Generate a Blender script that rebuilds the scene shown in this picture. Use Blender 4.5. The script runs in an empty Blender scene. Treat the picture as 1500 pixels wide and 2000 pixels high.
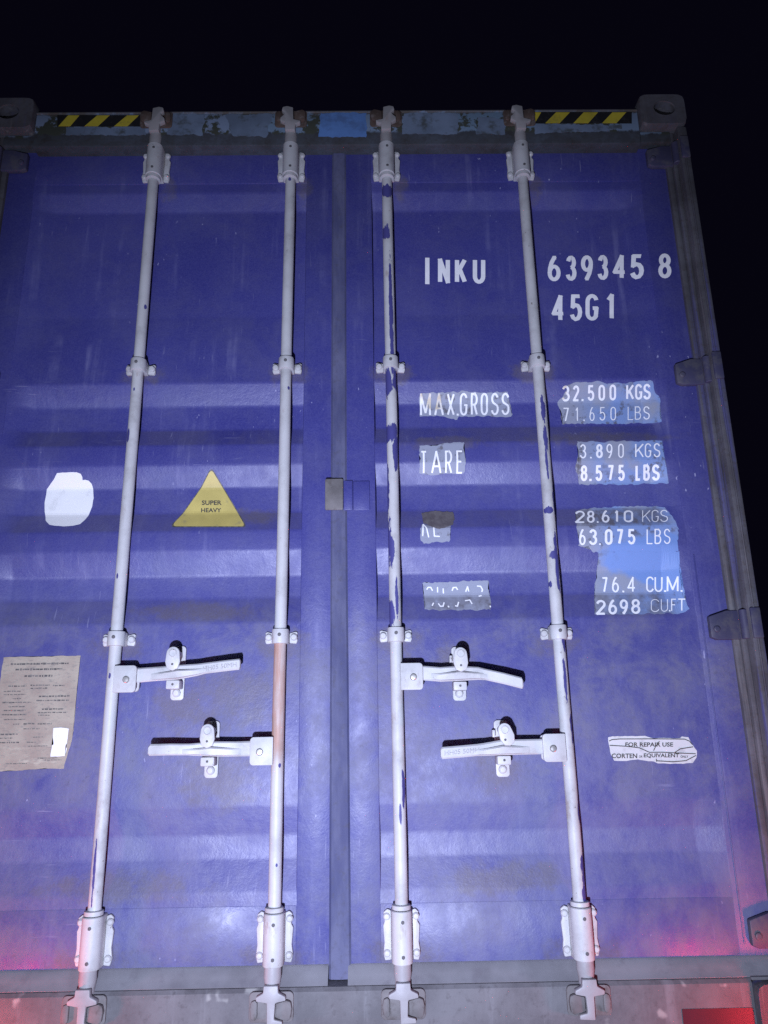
import bpy, bmesh, math, random
from mathutils import Vector, Matrix

random.seed(7)
C = bpy.context.scene.collection
SC = bpy.context.scene
RAD = math.radians

# ------------------------------------------------------------------ camera
CAM_POS = Vector((0.10857, -2.11625, 0.78345))
CAM_PITCH, CAM_YAW, CAM_ROLL, CAM_F = 0.27309, 0.01346, -0.01623, 1450.0   # F in pixels of the 1500 x 2000 photograph


def cam_axes():
    cp, sp = math.cos(CAM_PITCH), math.sin(CAM_PITCH)
    cy, sy = math.cos(CAM_YAW), math.sin(CAM_YAW)
    cr, sr = math.cos(CAM_ROLL), math.sin(CAM_ROLL)
    fwd = Vector((sy * cp, cy * cp, sp))
    right = Vector((cy, -sy, 0))
    up = right.cross(fwd)
    return right * cr + up * sr, up * cr - right * sr, fwd


CR, CU, CF = cam_axes()
cd = bpy.data.cameras.new('camera')
cam = bpy.data.objects.new('camera', cd)
C.objects.link(cam)
cam.matrix_world = Matrix(((CR.x, CU.x, -CF.x, CAM_POS.x), (CR.y, CU.y, -CF.y, CAM_POS.y),
                           (CR.z, CU.z, -CF.z, CAM_POS.z), (0, 0, 0, 1)))
cd.sensor_fit = 'VERTICAL'
cd.sensor_height = 24.0
cd.lens = CAM_F / 2000 * 24.0
cd.clip_start = 0.05
cd.clip_end = 200
SC.camera = cam
SC.cycles.use_denoising = False     # keep the grain

# ------------------------------------------------------------------ night sky, hand-held light, exposure
w = bpy.data.worlds.new('World')
SC.world = w
w.use_nodes = True
wn = w.node_tree
bgn = wn.nodes['Background']
bgn.inputs['Color'].default_value = (0.38, 0.31, 1.0, 1)
bgn.inputs['Strength'].default_value = 0.0042

ld = bpy.data.lights.new('torch', 'SPOT')
ld.energy = 405
ld.color = (0.665, 0.73, 1.0)
ld.spot_size = RAD(98)
ld.spot_blend = 1.0
ld.shadow_soft_size = 0.03
torch = bpy.data.objects.new('torch', ld)
C.objects.link(torch)
torch.location = (-0.09, -2.12, 0.26)
torch.rotation_euler = (Vector((0.06, 0.07, 0.90)) - torch.location).to_track_quat('-Z', 'Y').to_euler()

yl = bpy.data.lights.new('fill_light', 'AREA')  # added soft fill without a real source, lifts the shadows
yl.shape = 'DISK'
yl.size = 2.0
yl.energy = 19
yl.color = (0.74, 0.80, 1.0)
fill = bpy.data.objects.new('fill_light', yl)
C.objects.link(fill)
fill.location = (-0.6, -3.9, -0.2)
fill.rotation_euler = (Vector((0, 0, 0.6)) - fill.location).to_track_quat('-Z', 'Y').to_euler()

SC.view_settings.view_transform = 'Standard'
SC.view_settings.look = 'None'
SC.view_settings.exposure = 0
SC.view_settings.gamma = 1
SC.view_settings.use_curve_mapping = False

# ------------------------------------------------------------------ surface of the doors (metres: X right, Y into the container, Z up)
FR = 0.0672                       # face of the door frames
O, R = 0.070, 0.102              # crest and trough of the corrugated panel
PROF = [(2.62, O), (2.5525, O), (2.4930, 0.099), (2.0847, 0.099), (1.8329, O), (1.7633, R), (1.683, R), (1.6205, O),
        (1.5542, O), (1.4904, R), (1.408, R), (1.343, O), (1.2814, O), (1.210, R), (1.1415, R), (1.065, O),
        (0.5621, O), (0.4854, 0.088), (0.4267, 0.088), (0.3443, 0.0682), (0.28, 0.0682)]
XI, XO = 0.113, 1.053            # panel from XI to XO (both leaves)
XE = 0.075
ZB, ZT = 0.3134, 2.5884          # panel from ZB to ZT


def panel_rows():
    rows = []
    for i, (z, y) in enumerate(PROF):
        if 0 < i < len(PROF) - 1:
            (za, ya), (zb, yb) = PROF[i - 1], PROF[i + 1]
            d = 0.0065
            la, lb = math.hypot(za - z, ya - y), math.hypot(zb - z, yb - y)
            p0 = (z + (za - z) * d / la, y + (ya - y) * d / la)
            p2 = (z + (zb - z) * d / lb, y + (yb - y) * d / lb)
            p1 = ((p0[0] + 2 * z + p2[0]) / 4, (p0[1] + 2 * y + p2[1]) / 4)
            rows += [p0, p1, p2]
        else:
            rows.append((z, y))
    return rows


ROWS = panel_rows()


def prof(z):
    if z >= ROWS[0][0]:
        return ROWS[0][1]
    for (z0, y0), (z1, y1) in zip(ROWS, ROWS[1:]):
        if z1 <= z <= z0:
            return y0 + (y1 - y0) * (z0 - z) / max(1e-9, z0 - z1)
    return ROWS[-1][1]


def surf(x, z):
    if abs(x) < XI or abs(x) > XO or z > ZT or z < ZB:
        return FR
    y = prof(z)
    k = (abs(x) - (XO - XE)) / (XE + 0.006)      # the folds run out towards the outer stile
    return y + (FR + 0.0004 - y) * k if k > 0 else y


def pl(px, py, y):
    """point of the plane Y = y that the photograph shows at (px, py)"""
    d = CF + CR * ((px - 750) / CAM_F) - CU * ((py - 1000) / CAM_F)
    p = CAM_POS + d * ((y - CAM_POS.y) / d.y)
    return p.x, p.z


def at(px, py):
    """(X, Z) of the door surface"""
    y = O
    for _ in range(12):
        x, z = pl(px, py, y)
        y = 0.5 * y + 0.5 * surf(x, z)
    return pl(px, py, y)


# ------------------------------------------------------------------ materials
class Mat:
    def __init__(self, name, rough=0.5, metal=0.0, spec=0.5):
        self.m = bpy.data.materials.new(name)
        self.m.use_nodes = True
        self.nt = self.m.node_tree
        self.b = self.nt.nodes['Principled BSDF']
        self.b.inputs['Roughness'].default_value = rough
        self.b.inputs['Metallic'].default_value = metal
        self.b.inputs['Specular IOR Level'].default_value = spec
        self.tc = self.nt.nodes.new('ShaderNodeTexCoord')
        self.P = self.tc.outputs['Object']

    def n(self, t):
        return self.nt.nodes.new(t)

    def put(self, sock, v):
        if hasattr(v, 'links'):
            self.nt.links.new(v, sock)
        elif isinstance(v, (tuple, list)):
            sock.default_value = tuple(v) + ((1.0,) if len(v) == 3 and len(sock.default_value) == 4 else ())
        else:
            sock.default_value = v

    def local(self):
        """object coordinates shifted by a random amount per object, so copies do not repeat"""
        oi = self.n('ShaderNodeObjectInfo')
        mul = self.n('ShaderNodeVectorMath'); mul.operation = 'MULTIPLY_ADD'
        co = self.n('ShaderNodeCombineXYZ')
        for i in range(3):
            self.nt.links.new(oi.outputs['Random'], co.inputs[i])
        self.nt.links.new(co.outputs[0], mul.inputs[0])
        mul.inputs[1].default_value = (7.3, 3.1, 11.7)
        self.nt.links.new(self.tc.outputs['Object'], mul.inputs[2])
        self.P = mul.outputs[0]
        return self

    def scaled(self, s, off=(0, 0, 0)):
        mp = self.n('ShaderNodeMapping')
        self.nt.links.new(self.P, mp.inputs['Vector'])
        mp.inputs['Scale'].default_value = s
        mp.inputs['Location'].default_value = off
        return mp.outputs[0]

    def noise(self, scale, detail=4, rough=0.55, stretch=None, off=(0, 0, 0), dist=0.0):
        t = self.n('ShaderNodeTexNoise')
        t.inputs['Scale'].default_value = scale
        t.inputs['Detail'].default_value = detail
        t.inputs['Roughness'].default_value = rough
        t.inputs['Distortion'].default_value = dist
        self.nt.links.new(self.scaled(stretch or (1, 1, 1), off), t.inputs['Vector'])
        return t.outputs['Fac']

    def ramp(self, s, lo, hi, a=0.0, b=1.0):
        t = self.n('ShaderNodeMapRange'); t.interpolation_type = 'SMOOTHSTEP'
        self.put(t.inputs['Value'], s)
        t.inputs['From Min'].default_value = lo; t.inputs['From Max'].default_value = hi
        t.inputs['To Min'].default_value = a; t.inputs['To Max'].default_value = b
        return t.outputs['Result']

    def ma(self, op, a, b=0.0, clamp=False):
        t = self.n('ShaderNodeMath'); t.operation = op; t.use_clamp = clamp
        self.put(t.inputs[0], a)
        self.put(t.inputs[1], b)
        return t.outputs[0]

    def mix(self, f, a, b):
        t = self.n('ShaderNodeMix'); t.data_type = 'RGBA'
        self.put(t.inputs['Factor'], f)
        self.put(t.inputs[6], a)
        self.put(t.inputs[7], b)
        return t.outputs[2]

    def xyz(self, which='Object'):
        s = self.n('ShaderNodeSeparateXYZ')
        self.nt.links.new(self.tc.outputs[which], s.inputs[0])
        return s.outputs

    def normal(self):
        g = self.n('ShaderNodeNewGeometry')
        s = self.n('ShaderNodeSeparateXYZ')
        self.nt.links.new(g.outputs['Normal'], s.inputs[0])
        return s.outputs

    def color(self, c):
        self.put(self.b.inputs['Base Color'], c)

    def rough(self, r):
        self.put(self.b.inputs['Roughness'], r)

    def bump(self, h, strength=0.2, dist=0.002, prev=None):
        t = self.n('ShaderNodeBump')
        t.inputs['Strength'].default_value = strength
        t.inputs['Distance'].default_value = dist
        self.put(t.inputs['Height'], h)
        if prev:
            self.nt.links.new(prev, t.inputs['Normal'])
        self.nt.links.new(t.outputs[0], self.b.inputs['Normal'])
        return t.outputs[0]

    def alpha(self, a):
        self.put(self.b.inputs['Alpha'], a)

    def blob(self, X, Z, x, z, hx, hz, wob):
        """soft-edged ellipse with a wobbling outline, 1 inside"""
        dx = self.ma('DIVIDE', self.ma('SUBTRACT', X, x), hx)
        dz = self.ma('DIVIDE', self.ma('SUBTRACT', Z, z), hz)
        r2 = self.ma('ADD', self.ma('MULTIPLY', dx, dx), self.ma('MULTIPLY', dz, dz))
        return self.ma('SUBTRACT', self.ma('ADD', 1.0, wob), r2)


BLUE = (0.062, 0.060, 0.36)


STAINS = [(bx_ + dx_, z_, hx_, hz_) for bx_ in (-0.635, -0.166, 0.166, 0.635) for (dx_, z_, hx_, hz_) in
          ((0.0, 1.865, 0.085, 0.05), (0.0, 1.0, 0.09, 0.055), (0.045, 2.565, 0.035, 0.06), (0.0, 0.19, 0.12, 0.05))]
STAINS += [(-0.44, 0.83, 0.10, 0.09), (-0.33, 0.63, 0.13, 0.10), (-0.30, 0.85, 0.15, 0.10), (0.33, 0.95, 0.07, 0.08), (0.44, 0.66, 0.08, 0.09), (-0.27, 1.39, 0.14, 0.035), (-0.42, 1.10, 0.2, 0.035),
           (0.80, 1.63, 0.30, 0.03), (0.33, 1.62, 0.18, 0.03), (0.45, 0.37, 0.2, 0.05), (-0.6, 0.36, 0.25, 0.05)]


def make_blue():
    k = Mat('blue_paint', 0.42, spec=0.5)
    X, Y, Z = k.xyz()
    nz = k.normal()[2]
    big = k.noise(1.7, 3, 0.5)
    med = k.noise(6.5, 6, 0.62, off=(3, 1, 2))
    fine = k.noise(42, 5, 0.7)
    col = k.mix(k.ramp(big, 0.3, 0.72), (0.038, 0.039, 0.208), (0.054, 0.056, 0.242))
    # chalky bloom and wiped streaks
    streak = k.noise(1.0, 5, 0.6, stretch=(26, 8, 1.3), off=(5, 0, 0))
    bloom = k.ma('MULTIPLY', k.ramp(streak, 0.52, 0.76), k.ramp(med, 0.40, 0.7))
    col = k.mix(k.ma('MULTIPLY', bloom, 0.45), col, (0.27, 0.27, 0.47))
    haze_dust = k.ma('MULTIPLY', k.ramp(Z, 0.20, 1.75, 1, 0), k.ramp(k.ma('ADD', k.ma('MULTIPLY', k.noise(2.6, 6, 0.7, off=(6, 6, 1)), 0.55), k.ma('MULTIPLY', k.noise(17, 6, 0.7, stretch=(1.3, 1, 0.8), off=(2, 3, 1)), 0.5)), 0.36, 0.70, 0.12, 0.92))  # haze painted into the colour along with road dust, greyer towards the bottom
    col = k.mix(haze_dust, col, (0.145, 0.146, 0.262))
    # grey road film: strongest round the handles and low down
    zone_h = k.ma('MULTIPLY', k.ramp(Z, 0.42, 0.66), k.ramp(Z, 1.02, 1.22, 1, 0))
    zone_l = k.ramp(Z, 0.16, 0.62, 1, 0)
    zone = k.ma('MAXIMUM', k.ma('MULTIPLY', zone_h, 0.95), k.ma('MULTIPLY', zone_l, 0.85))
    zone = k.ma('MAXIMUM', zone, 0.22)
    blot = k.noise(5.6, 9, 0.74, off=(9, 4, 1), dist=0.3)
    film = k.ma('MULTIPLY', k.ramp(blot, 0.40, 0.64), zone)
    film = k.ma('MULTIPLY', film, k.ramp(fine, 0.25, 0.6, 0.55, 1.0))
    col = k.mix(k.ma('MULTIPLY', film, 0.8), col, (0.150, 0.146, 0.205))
    # dust lying on the ledges
    led = k.ma('MULTIPLY', k.ramp(nz, 0.2, 0.42), k.ramp(k.noise(5.5, 6, 0.65, stretch=(1, 1, 0.4)), 0.36, 0.62))
    col = k.mix(k.ma('MULTIPLY', led, 0.4), col, (0.115, 0.105, 0.15))
    # small grey spots and tiny light nicks
    spots = k.ma('MULTIPLY', k.ramp(k.noise(52, 5, 0.7, off=(2, 8, 3)), 0.56, 0.66), k.ramp(blot, 0.44, 0.6))
    col = k.mix(k.ma('MULTIPLY', k.ma('MULTIPLY', spots, zone), 0.7), col, (0.085, 0.082, 0.15))
    nick = k.ma('MULTIPLY', k.ramp(k.noise(55, 2, 0.5, stretch=(1.6, 1, 0.7), off=(1, 1, 9)), 0.73, 0.77),
                k.ramp(k.noise(2.3, 2, 0.5, off=(4, 4, 4)), 0.5, 0.68))
    col = k.mix(k.ma('MULTIPLY', nick, 0.8), col, (0.42, 0.42, 0.62))
    scr = k.ma('MULTIPLY', k.ramp(k.noise(1, 3, 0.55, stretch=(150, 20, 11), off=(3, 2, 7)), 0.66, 0.72), k.ramp(k.noise(3.1, 3, 0.6, off=(8, 1, 2)), 0.50, 0.66))
    scr2 = k.ma('MULTIPLY', k.ramp(k.noise(1, 3, 0.55, stretch=(9, 20, 130), off=(1, 5, 3)), 0.67, 0.73), k.ramp(k.noise(2.7, 3, 0.6, off=(2, 9, 5)), 0.52, 0.68))
    col = k.mix(k.ma('MULTIPLY', k.ma('MAXIMUM', scr, scr2), 0.5), col, (0.27, 0.27, 0.42))
    stain = None
    swob = k.ma('MULTIPLY', k.ma('SUBTRACT', k.noise(16, 6, 0.72, off=(4, 1, 8)), 0.5), 3.6)
    for (sxx, szz, shx, shz) in STAINS:
        bb = k.blob(X, Z, sxx, szz, shx, shz, swob)
        stain = bb if stain is None else k.ma('MAXIMUM', stain, bb)
    col = k.mix(k.ramp(stain, 0.0, 1.1, 0.0, 0.75), col, (0.115, 0.10, 0.125))
    grain = k.noise(230, 2, 0.8, off=(1, 6, 2))
    col = k.mix(k.ramp(grain, 0.35, 0.65, 0.0, 0.22), col, (0.14, 0.14, 0.34))
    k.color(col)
    r = k.ma('ADD', k.ramp(med, 0.3, 0.7, 0.37, 0.52), k.ma('MULTIPLY', film, 0.2))
    k.rough(r)
    b1 = k.bump(k.noise(3.2, 3, 0.5), 0.28, 0.008)
    b2 = k.bump(k.noise(34, 5, 0.68), 0.5, 0.0020, b1)
    k.bump(k.noise(190, 3, 0.65), 0.42, 0.0007, b2)
    return k.m


def make_white(name='white_paint', base=(0.55, 0.55, 0.55), grime=0.5, local=True, chips=None, rust=None, seed=0):
    k = Mat(name, 0.5, spec=0.4)
    X, Y, Z = k.xyz()
    if local:
        k.local()
    n1 = k.noise(9, 6, 0.65, off=(seed, 2, 1))
    n2 = k.noise(60, 4, 0.65, off=(seed, 0, 5))
    col = k.mix(k.ramp(n1, 0.35, 0.75), base, tuple(c * 0.78 for c in base))
    g = k.ma('MULTIPLY', k.ramp(n1, 0.5, 0.72), k.ramp(n2, 0.35, 0.65))
    col = k.mix(k.ma('MULTIPLY', g, grime), col, (0.25, 0.235, 0.235))
    speck = k.ma('MULTIPLY', k.ramp(k.noise(90, 2, 0.5, off=(3, seed, 2)), 0.71, 0.75), k.ramp(n1, 0.42, 0.6))
    col = k.mix(k.ma('MULTIPLY', speck, 0.8), col, (0.12, 0.085, 0.07))
    seep = k.ma('MULTIPLY', k.ramp(k.noise(22, 6, 0.7, stretch=(1.2, 1.2, 0.5), off=(seed, 7, 2)), 0.56, 0.70), k.ramp(k.noise(4, 2, 0.5, off=(seed, 9, 9)), 0.42, 0.62))
    col = k.mix(k.ma('MULTIPLY', seep, 0.55), col, (0.27, 0.19, 0.155))
    if rust:
        z0, z1, amt = rust
        zr = k.ma('MULTIPLY', k.ramp(Z, z0, z0 + 0.12), k.ramp(Z, z1 - 0.01, z1, 1, 0))
        st = k.ramp(k.noise(1, 5, 0.6, stretch=(60, 60, 7), off=(seed, 1, 1)), 0.30, 0.62, 0.35, 1)
        col = k.mix(k.ma('MULTIPLY', k.ma('MULTIPLY', zr, st), amt), col, (0.42, 0.20, 0.13))
    if chips:
        wob = k.ma('MULTIPLY', k.ma('SUBTRACT', k.noise(70, 4, 0.65, stretch=(1.5, 1.5, 0.45), off=(seed, 3, 3)), 0.5), 3.4)
        acc = None
        for (x, z, hx, hz) in chips:
            bb = k.blob(X, Z, x, z, hx, hz, wob)
            acc = bb if acc is None else k.ma('MAXIMUM', acc, bb)
        msk = k.ramp(acc, 0.0, 0.12)
        col = k.mix(msk, col, (0.066, 0.064, 0.225))
        k.bump(k.ma('SUBTRACT', 1.0, msk), 0.5, 0.001)
    else:
        b = k.bump(n2, 0.3, 0.0012)
        k.bump(k.noise(180, 3, 0.6), 0.2, 0.0006, b)
    k.color(col)
    k.rough(k.ramp(n1, 0.3, 0.7, 0.42, 0.62))
    return k.m


def make_frame():
    """bare, rusty, greyed steel of the posts and castings with blue left in places"""
    k = Mat('weathered_steel', 0.68, spec=0.3)
    X, Y, Z = k.xyz()
    a = k.noise(5, 7, 0.65)
    st = k.noise(1, 5, 0.62, stretch=(34, 34, 1.4), off=(1, 4, 0))
    f = k.noise(70, 4, 0.7)
    col = k.mix(k.ramp(a, 0.35, 0.68), (0.070, 0.066, 0.074), (0.125, 0.122, 0.138))
    col = k.mix(k.ma('MULTIPLY', k.ramp(st, 0.5, 0.68), k.ramp(Z, 2.2, 2.55, 0.75, 0.15)), col, (0.085, 0.085, 0.24))
    col = k.mix(k.ma('MULTIPLY', k.ramp(f, 0.5, 0.7), 0.5), col, (0.07, 0.055, 0.045))
    col = k.mix(k.ma('MULTIPLY', k.ramp(st, 0.30, 0.42, 1, 0), 0.4), col, (0.25, 0.235, 0.23))
    k.color(col)
    b = k.bump(a, 0.4, 0.004)
    k.bump(f, 0.4, 0.0014, b)
    return k.m


def make_header():
    k = Mat('header_paint', 0.6, spec=0.35)
    X, Y, Z = k.xyz()
    a = k.noise(7.5, 6, 0.62, stretch=(1, 1, 1.3), off=(2, 0, 7))
    b = k.noise(24, 6, 0.68, off=(0, 5, 0))
    col = k.mix(k.ramp(k.noise(2.0, 3), 0.35, 0.65), (0.23, 0.29, 0.40), (0.17, 0.25, 0.34))
    wear = k.ma('ADD', k.ma('MULTIPLY', a, 0.55), k.ma('MULTIPLY', b, 0.5))
    col = k.mix(k.ramp(wear, 0.525, 0.565), col, (0.060, 0.066, 0.050))
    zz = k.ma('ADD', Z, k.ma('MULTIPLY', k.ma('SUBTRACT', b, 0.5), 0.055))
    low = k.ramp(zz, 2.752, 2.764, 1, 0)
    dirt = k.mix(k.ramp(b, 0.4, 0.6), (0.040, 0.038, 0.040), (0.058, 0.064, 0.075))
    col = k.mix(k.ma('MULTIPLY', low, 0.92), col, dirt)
    hi = k.ramp(zz, 2.832, 2.842)
    col = k.mix(k.ma('MULTIPLY', hi, 0.85), col, (0.12, 0.105, 0.095))
    k.color(col)
    k.bump(b, 0.4, 0.002)
    return k.m


def make_sill():
    k = Mat('sill_paint', 0.62, spec=0.35)
    a = k.noise(6, 7, 0.66)
    b = k.noise(45, 5, 0.68)
    st = k.noise(1, 5, 0.6, stretch=(22, 10, 2.2))
    col = k.mix(k.ramp(a, 0.34, 0.68), (0.105, 0.10, 0.108), (0.165, 0.16, 0.17))
    col = k.mix(k.ma('MULTIPLY', k.ramp(st, 0.56, 0.74), 0.5), col, (0.23, 0.23, 0.245))
    col = k.mix(k.ma('MULTIPLY', k.ramp(b, 0.52, 0.7), 0.5), col, (0.07, 0.062, 0.066))
    pale = k.ma('MULTIPLY', k.ramp(k.noise(11, 3, 0.5, off=(7, 2, 4)), 0.64, 0.70), 0.6)
    col = k.mix(pale, col, (0.42, 0.42, 0.40))
    k.color(col)
    bb = k.bump(a, 0.4, 0.004)
    k.bump(b, 0.4, 0.0015, bb)
    return k.m


def make_rubber():
    k = Mat('dusty_rubber', 0.7, spec=0.3)
    a = k.noise(1, 6, 0.65, stretch=(14, 14, 3))
    b = k.noise(50, 4, 0.65)
    col = k.mix(k.ramp(a, 0.35, 0.68), (0.066, 0.070, 0.155), (0.125, 0.128, 0.215))
    col = k.mix(k.ma('MULTIPLY', k.ramp(b, 0.5, 0.7), 0.5), col, (0.075, 0.072, 0.10))
    k.color(col)
    k.bump(b, 0.35, 0.0015)
    return k.m


def make_plain(name, c, rough=0.5, var=0.3, dirt=(0.1, 0.09, 0.085), dirt_amt=0.4, scale=25, metal=0.0, bump=0.2, lo=0.5, hi=0.7):
    k = Mat(name, rough, metal)
    a = k.noise(scale, 5, 0.65)
    a2 = k.noise(scale * 0.3, 4, 0.6, off=(3, 3, 3))
    col = k.mix(k.ramp(a2, 0.3, 0.7), c, tuple(v * (1 - var) for v in c))
    col = k.mix(k.ma('MULTIPLY', k.ramp(a, lo, hi), dirt_amt), col, dirt)
    k.color(col)
    if bump:
        k.bump(a, bump, 0.0012)
    return k.m


def make_patch():
    """old grey-blue paint left inside the stencil patches, with brown bleed-through"""
    k = Mat('old_grey_blue_paint', 0.55, spec=0.35)
    X, Y, Z = k.xyz()
    a = k.noise(9, 4, 0.55, off=(1, 2, 3))
    b = k.noise(30, 5, 0.65, off=(5, 2, 1))
    wob = k.ma('MULTIPLY', k.ma('SUBTRACT', a, 0.5), 2.0)
    tape = k.ramp(k.blob(X, Z, 0.98, 1.235, 0.20, 0.085, wob), 0.0, 0.45)
    right = k.ma('MULTIPLY', k.ramp(X, 0.74, 0.86), k.ramp(a, 0.34, 0.56))
    col = k.mix(k.ma('MAXIMUM', k.ma('MULTIPLY', right, 0.75), tape), (0.30, 0.32, 0.40), (0.18, 0.295, 0.60))
    spot = k.ma('MULTIPLY', k.ramp(b, 0.52, 0.63), k.ramp(a, 0.40, 0.56))
    spot = k.ma('MULTIPLY', spot, k.ma('SUBTRACT', 1.0, k.ma('MULTIPLY', tape, 0.9)))
    col = k.mix(k.ma('MULTIPLY', spot, 0.8), col, (0.11, 0.10, 0.11))
    nz = k.normal()[2]
    led = k.ma('MULTIPLY', k.ramp(nz, 0.2, 0.42), k.ramp(b, 0.30, 0.55))
    col = k.mix(k.ma('MULTIPLY', led, 0.55), col, (0.135, 0.125, 0.145))
    k.color(col)
    k.bump(b, 0.2, 0.0008)
    return k.m


def make_letter():
    k = Mat('white_lettering', 0.5, spec=0.35)
    a = k.noise(26, 5, 0.6)
    X, Y, Z = k.xyz()
    wob = k.ma('MULTIPLY', k.ma('SUBTRACT', a, 0.5), 2.0)
    ru = k.ramp(k.ma('MAXIMUM', k.blob(X, Z, 0.715, 1.80, 0.022, 0.045, wob), k.blob(X, Z, 0.305, 1.785, 0.055, 0.05, wob)), 0, 0.6)
    col = k.mix(k.ramp(a, 0.4, 0.7), (0.93, 0.93, 0.94), (0.85, 0.85, 0.86))
    col = k.mix(k.ma('MULTIPLY', ru, k.ramp(a, 0.35, 0.6, 0.25, 0.75)), col, (0.55, 0.44, 0.25))
    k.color(col)
    return k.m


def make_stain():
    k = Mat('brown_stain', 0.75, spec=0.2)
    a = k.noise(38, 5, 0.68)
    col = k.mix(k.ramp(a, 0.35, 0.65), (0.105, 0.09, 0.10), (0.155, 0.14, 0.145))
    k.color(col)
    k.bump(a, 0.5, 0.002)
    return k.m


def make_plate():
    k = Mat('faded_document_film', 0.42, spec=0.45)
    X, Y, Z = k.xyz()
    a = k.noise(12, 5, 0.6)
    b = k.noise(60, 5, 0.65, stretch=(1, 1, 2.5))
    col = k.mix(k.ramp(a, 0.35, 0.65), (0.43, 0.38, 0.30), (0.35, 0.29, 0.235))
    col = k.mix(k.ma('MULTIPLY', k.ramp(b, 0.52, 0.68), 0.5), col, (0.20, 0.19, 0.18))
    zl = k.ramp(Z, 0.67, 0.77, 1, 0)
    pale = k.ma('MULTIPLY', zl, k.ramp(k.noise(1, 5, 0.6, stretch=(16, 10, 55)), 0.5, 0.66))
    col = k.mix(k.ma('MULTIPLY', pale, 0.8), col, (0.60, 0.58, 0.45))
    k.color(col)
    k.bump(b, 0.3, 0.0012)
    return k.m


def emit(name, c, strength):
    k = Mat(name, 0.3)
    k.color(c)
    k.b.inputs['Emission Color'].default_value = (*c, 1)
    k.b.inputs['Emission Strength'].default_value = strength
    return k.m


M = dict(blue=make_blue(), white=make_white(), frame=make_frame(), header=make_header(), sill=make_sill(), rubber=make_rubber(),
         patch=make_patch(), letter=make_letter(), stain=make_stain(), plate=make_plate(),
         dark=make_plain('dark_recess', (0.13, 0.125, 0.13), 0.7, 0.4),
         steel=make_plain('bolt_steel', (0.62, 0.61, 0.58), 0.32, 0.3, metal=0.6, dirt_amt=0.5, scale=60),
         rust=make_plain('rusty_steel', (0.105, 0.070, 0.055), 0.8, 0.4, (0.22, 0.20, 0.19), 0.5, 40, bump=0.5),
         keeper=make_plain('grimy_keeper_steel', (0.20, 0.185, 0.185), 0.7, 0.4, (0.085, 0.07, 0.065), 0.7, 35, bump=0.5),
         yellow=make_plain('hazard_yellow', (0.58, 0.47, 0.045), 0.5, 0.25, (0.20, 0.17, 0.06), 0.45, 30),
         black=make_plain('hazard_black', (0.018, 0.018, 0.02), 0.5, 0.3, (0.06, 0.06, 0.06), 0.4, 30),
         warn=make_plain('faded_warning_yellow', (0.60, 0.49, 0.15), 0.45, 0.2, (0.30, 0.26, 0.14), 0.5, 28, bump=0.05, lo=0.58),
         ink=make_plain('faded_black_ink', (0.07, 0.065, 0.055), 0.6, 0.4, (0.16, 0.13, 0.06), 0.5, 90, bump=0),
         ghost=make_plain('faint_print', (0.10, 0.095, 0.09), 0.6, 0.35, (0.24, 0.22, 0.20), 0.6, 80, bump=0, lo=0.42, hi=0.6),
         sticker=make_plain('white_sticker', (0.92, 0.92, 0.91), 0.5, 0.06, (0.5, 0.5, 0.5), 0.25, 22, bump=0.05, lo=0.58),
         label=make_plain('cracked_white_label', (0.66, 0.65, 0.64), 0.5, 0.12, (0.33, 0.32, 0.32), 0.5, 30, bump=0.1),
         tape=make_plain('light_blue_paint', (0.13, 0.26, 0.56), 0.5, 0.3, (0.07, 0.11, 0.22), 0.55, 18),
         worn=make_plain('old_pale_paint', (0.185, 0.24, 0.33), 0.55, 0.35, (0.06, 0.066, 0.058), 0.8, 22),
         board=make_plain('red_reflector', (0.06, 0.008, 0.02), 0.5, 0.3, (0.04, 0.01, 0.02), 0.4, 20, bump=0.05),
         tyre=make_plain('black_rubber', (0.025, 0.025, 0.027), 0.7, 0.3),
         lamp=emit('red_lamp_glow', (1.0, 0.03, 0.035), 2.0))


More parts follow.
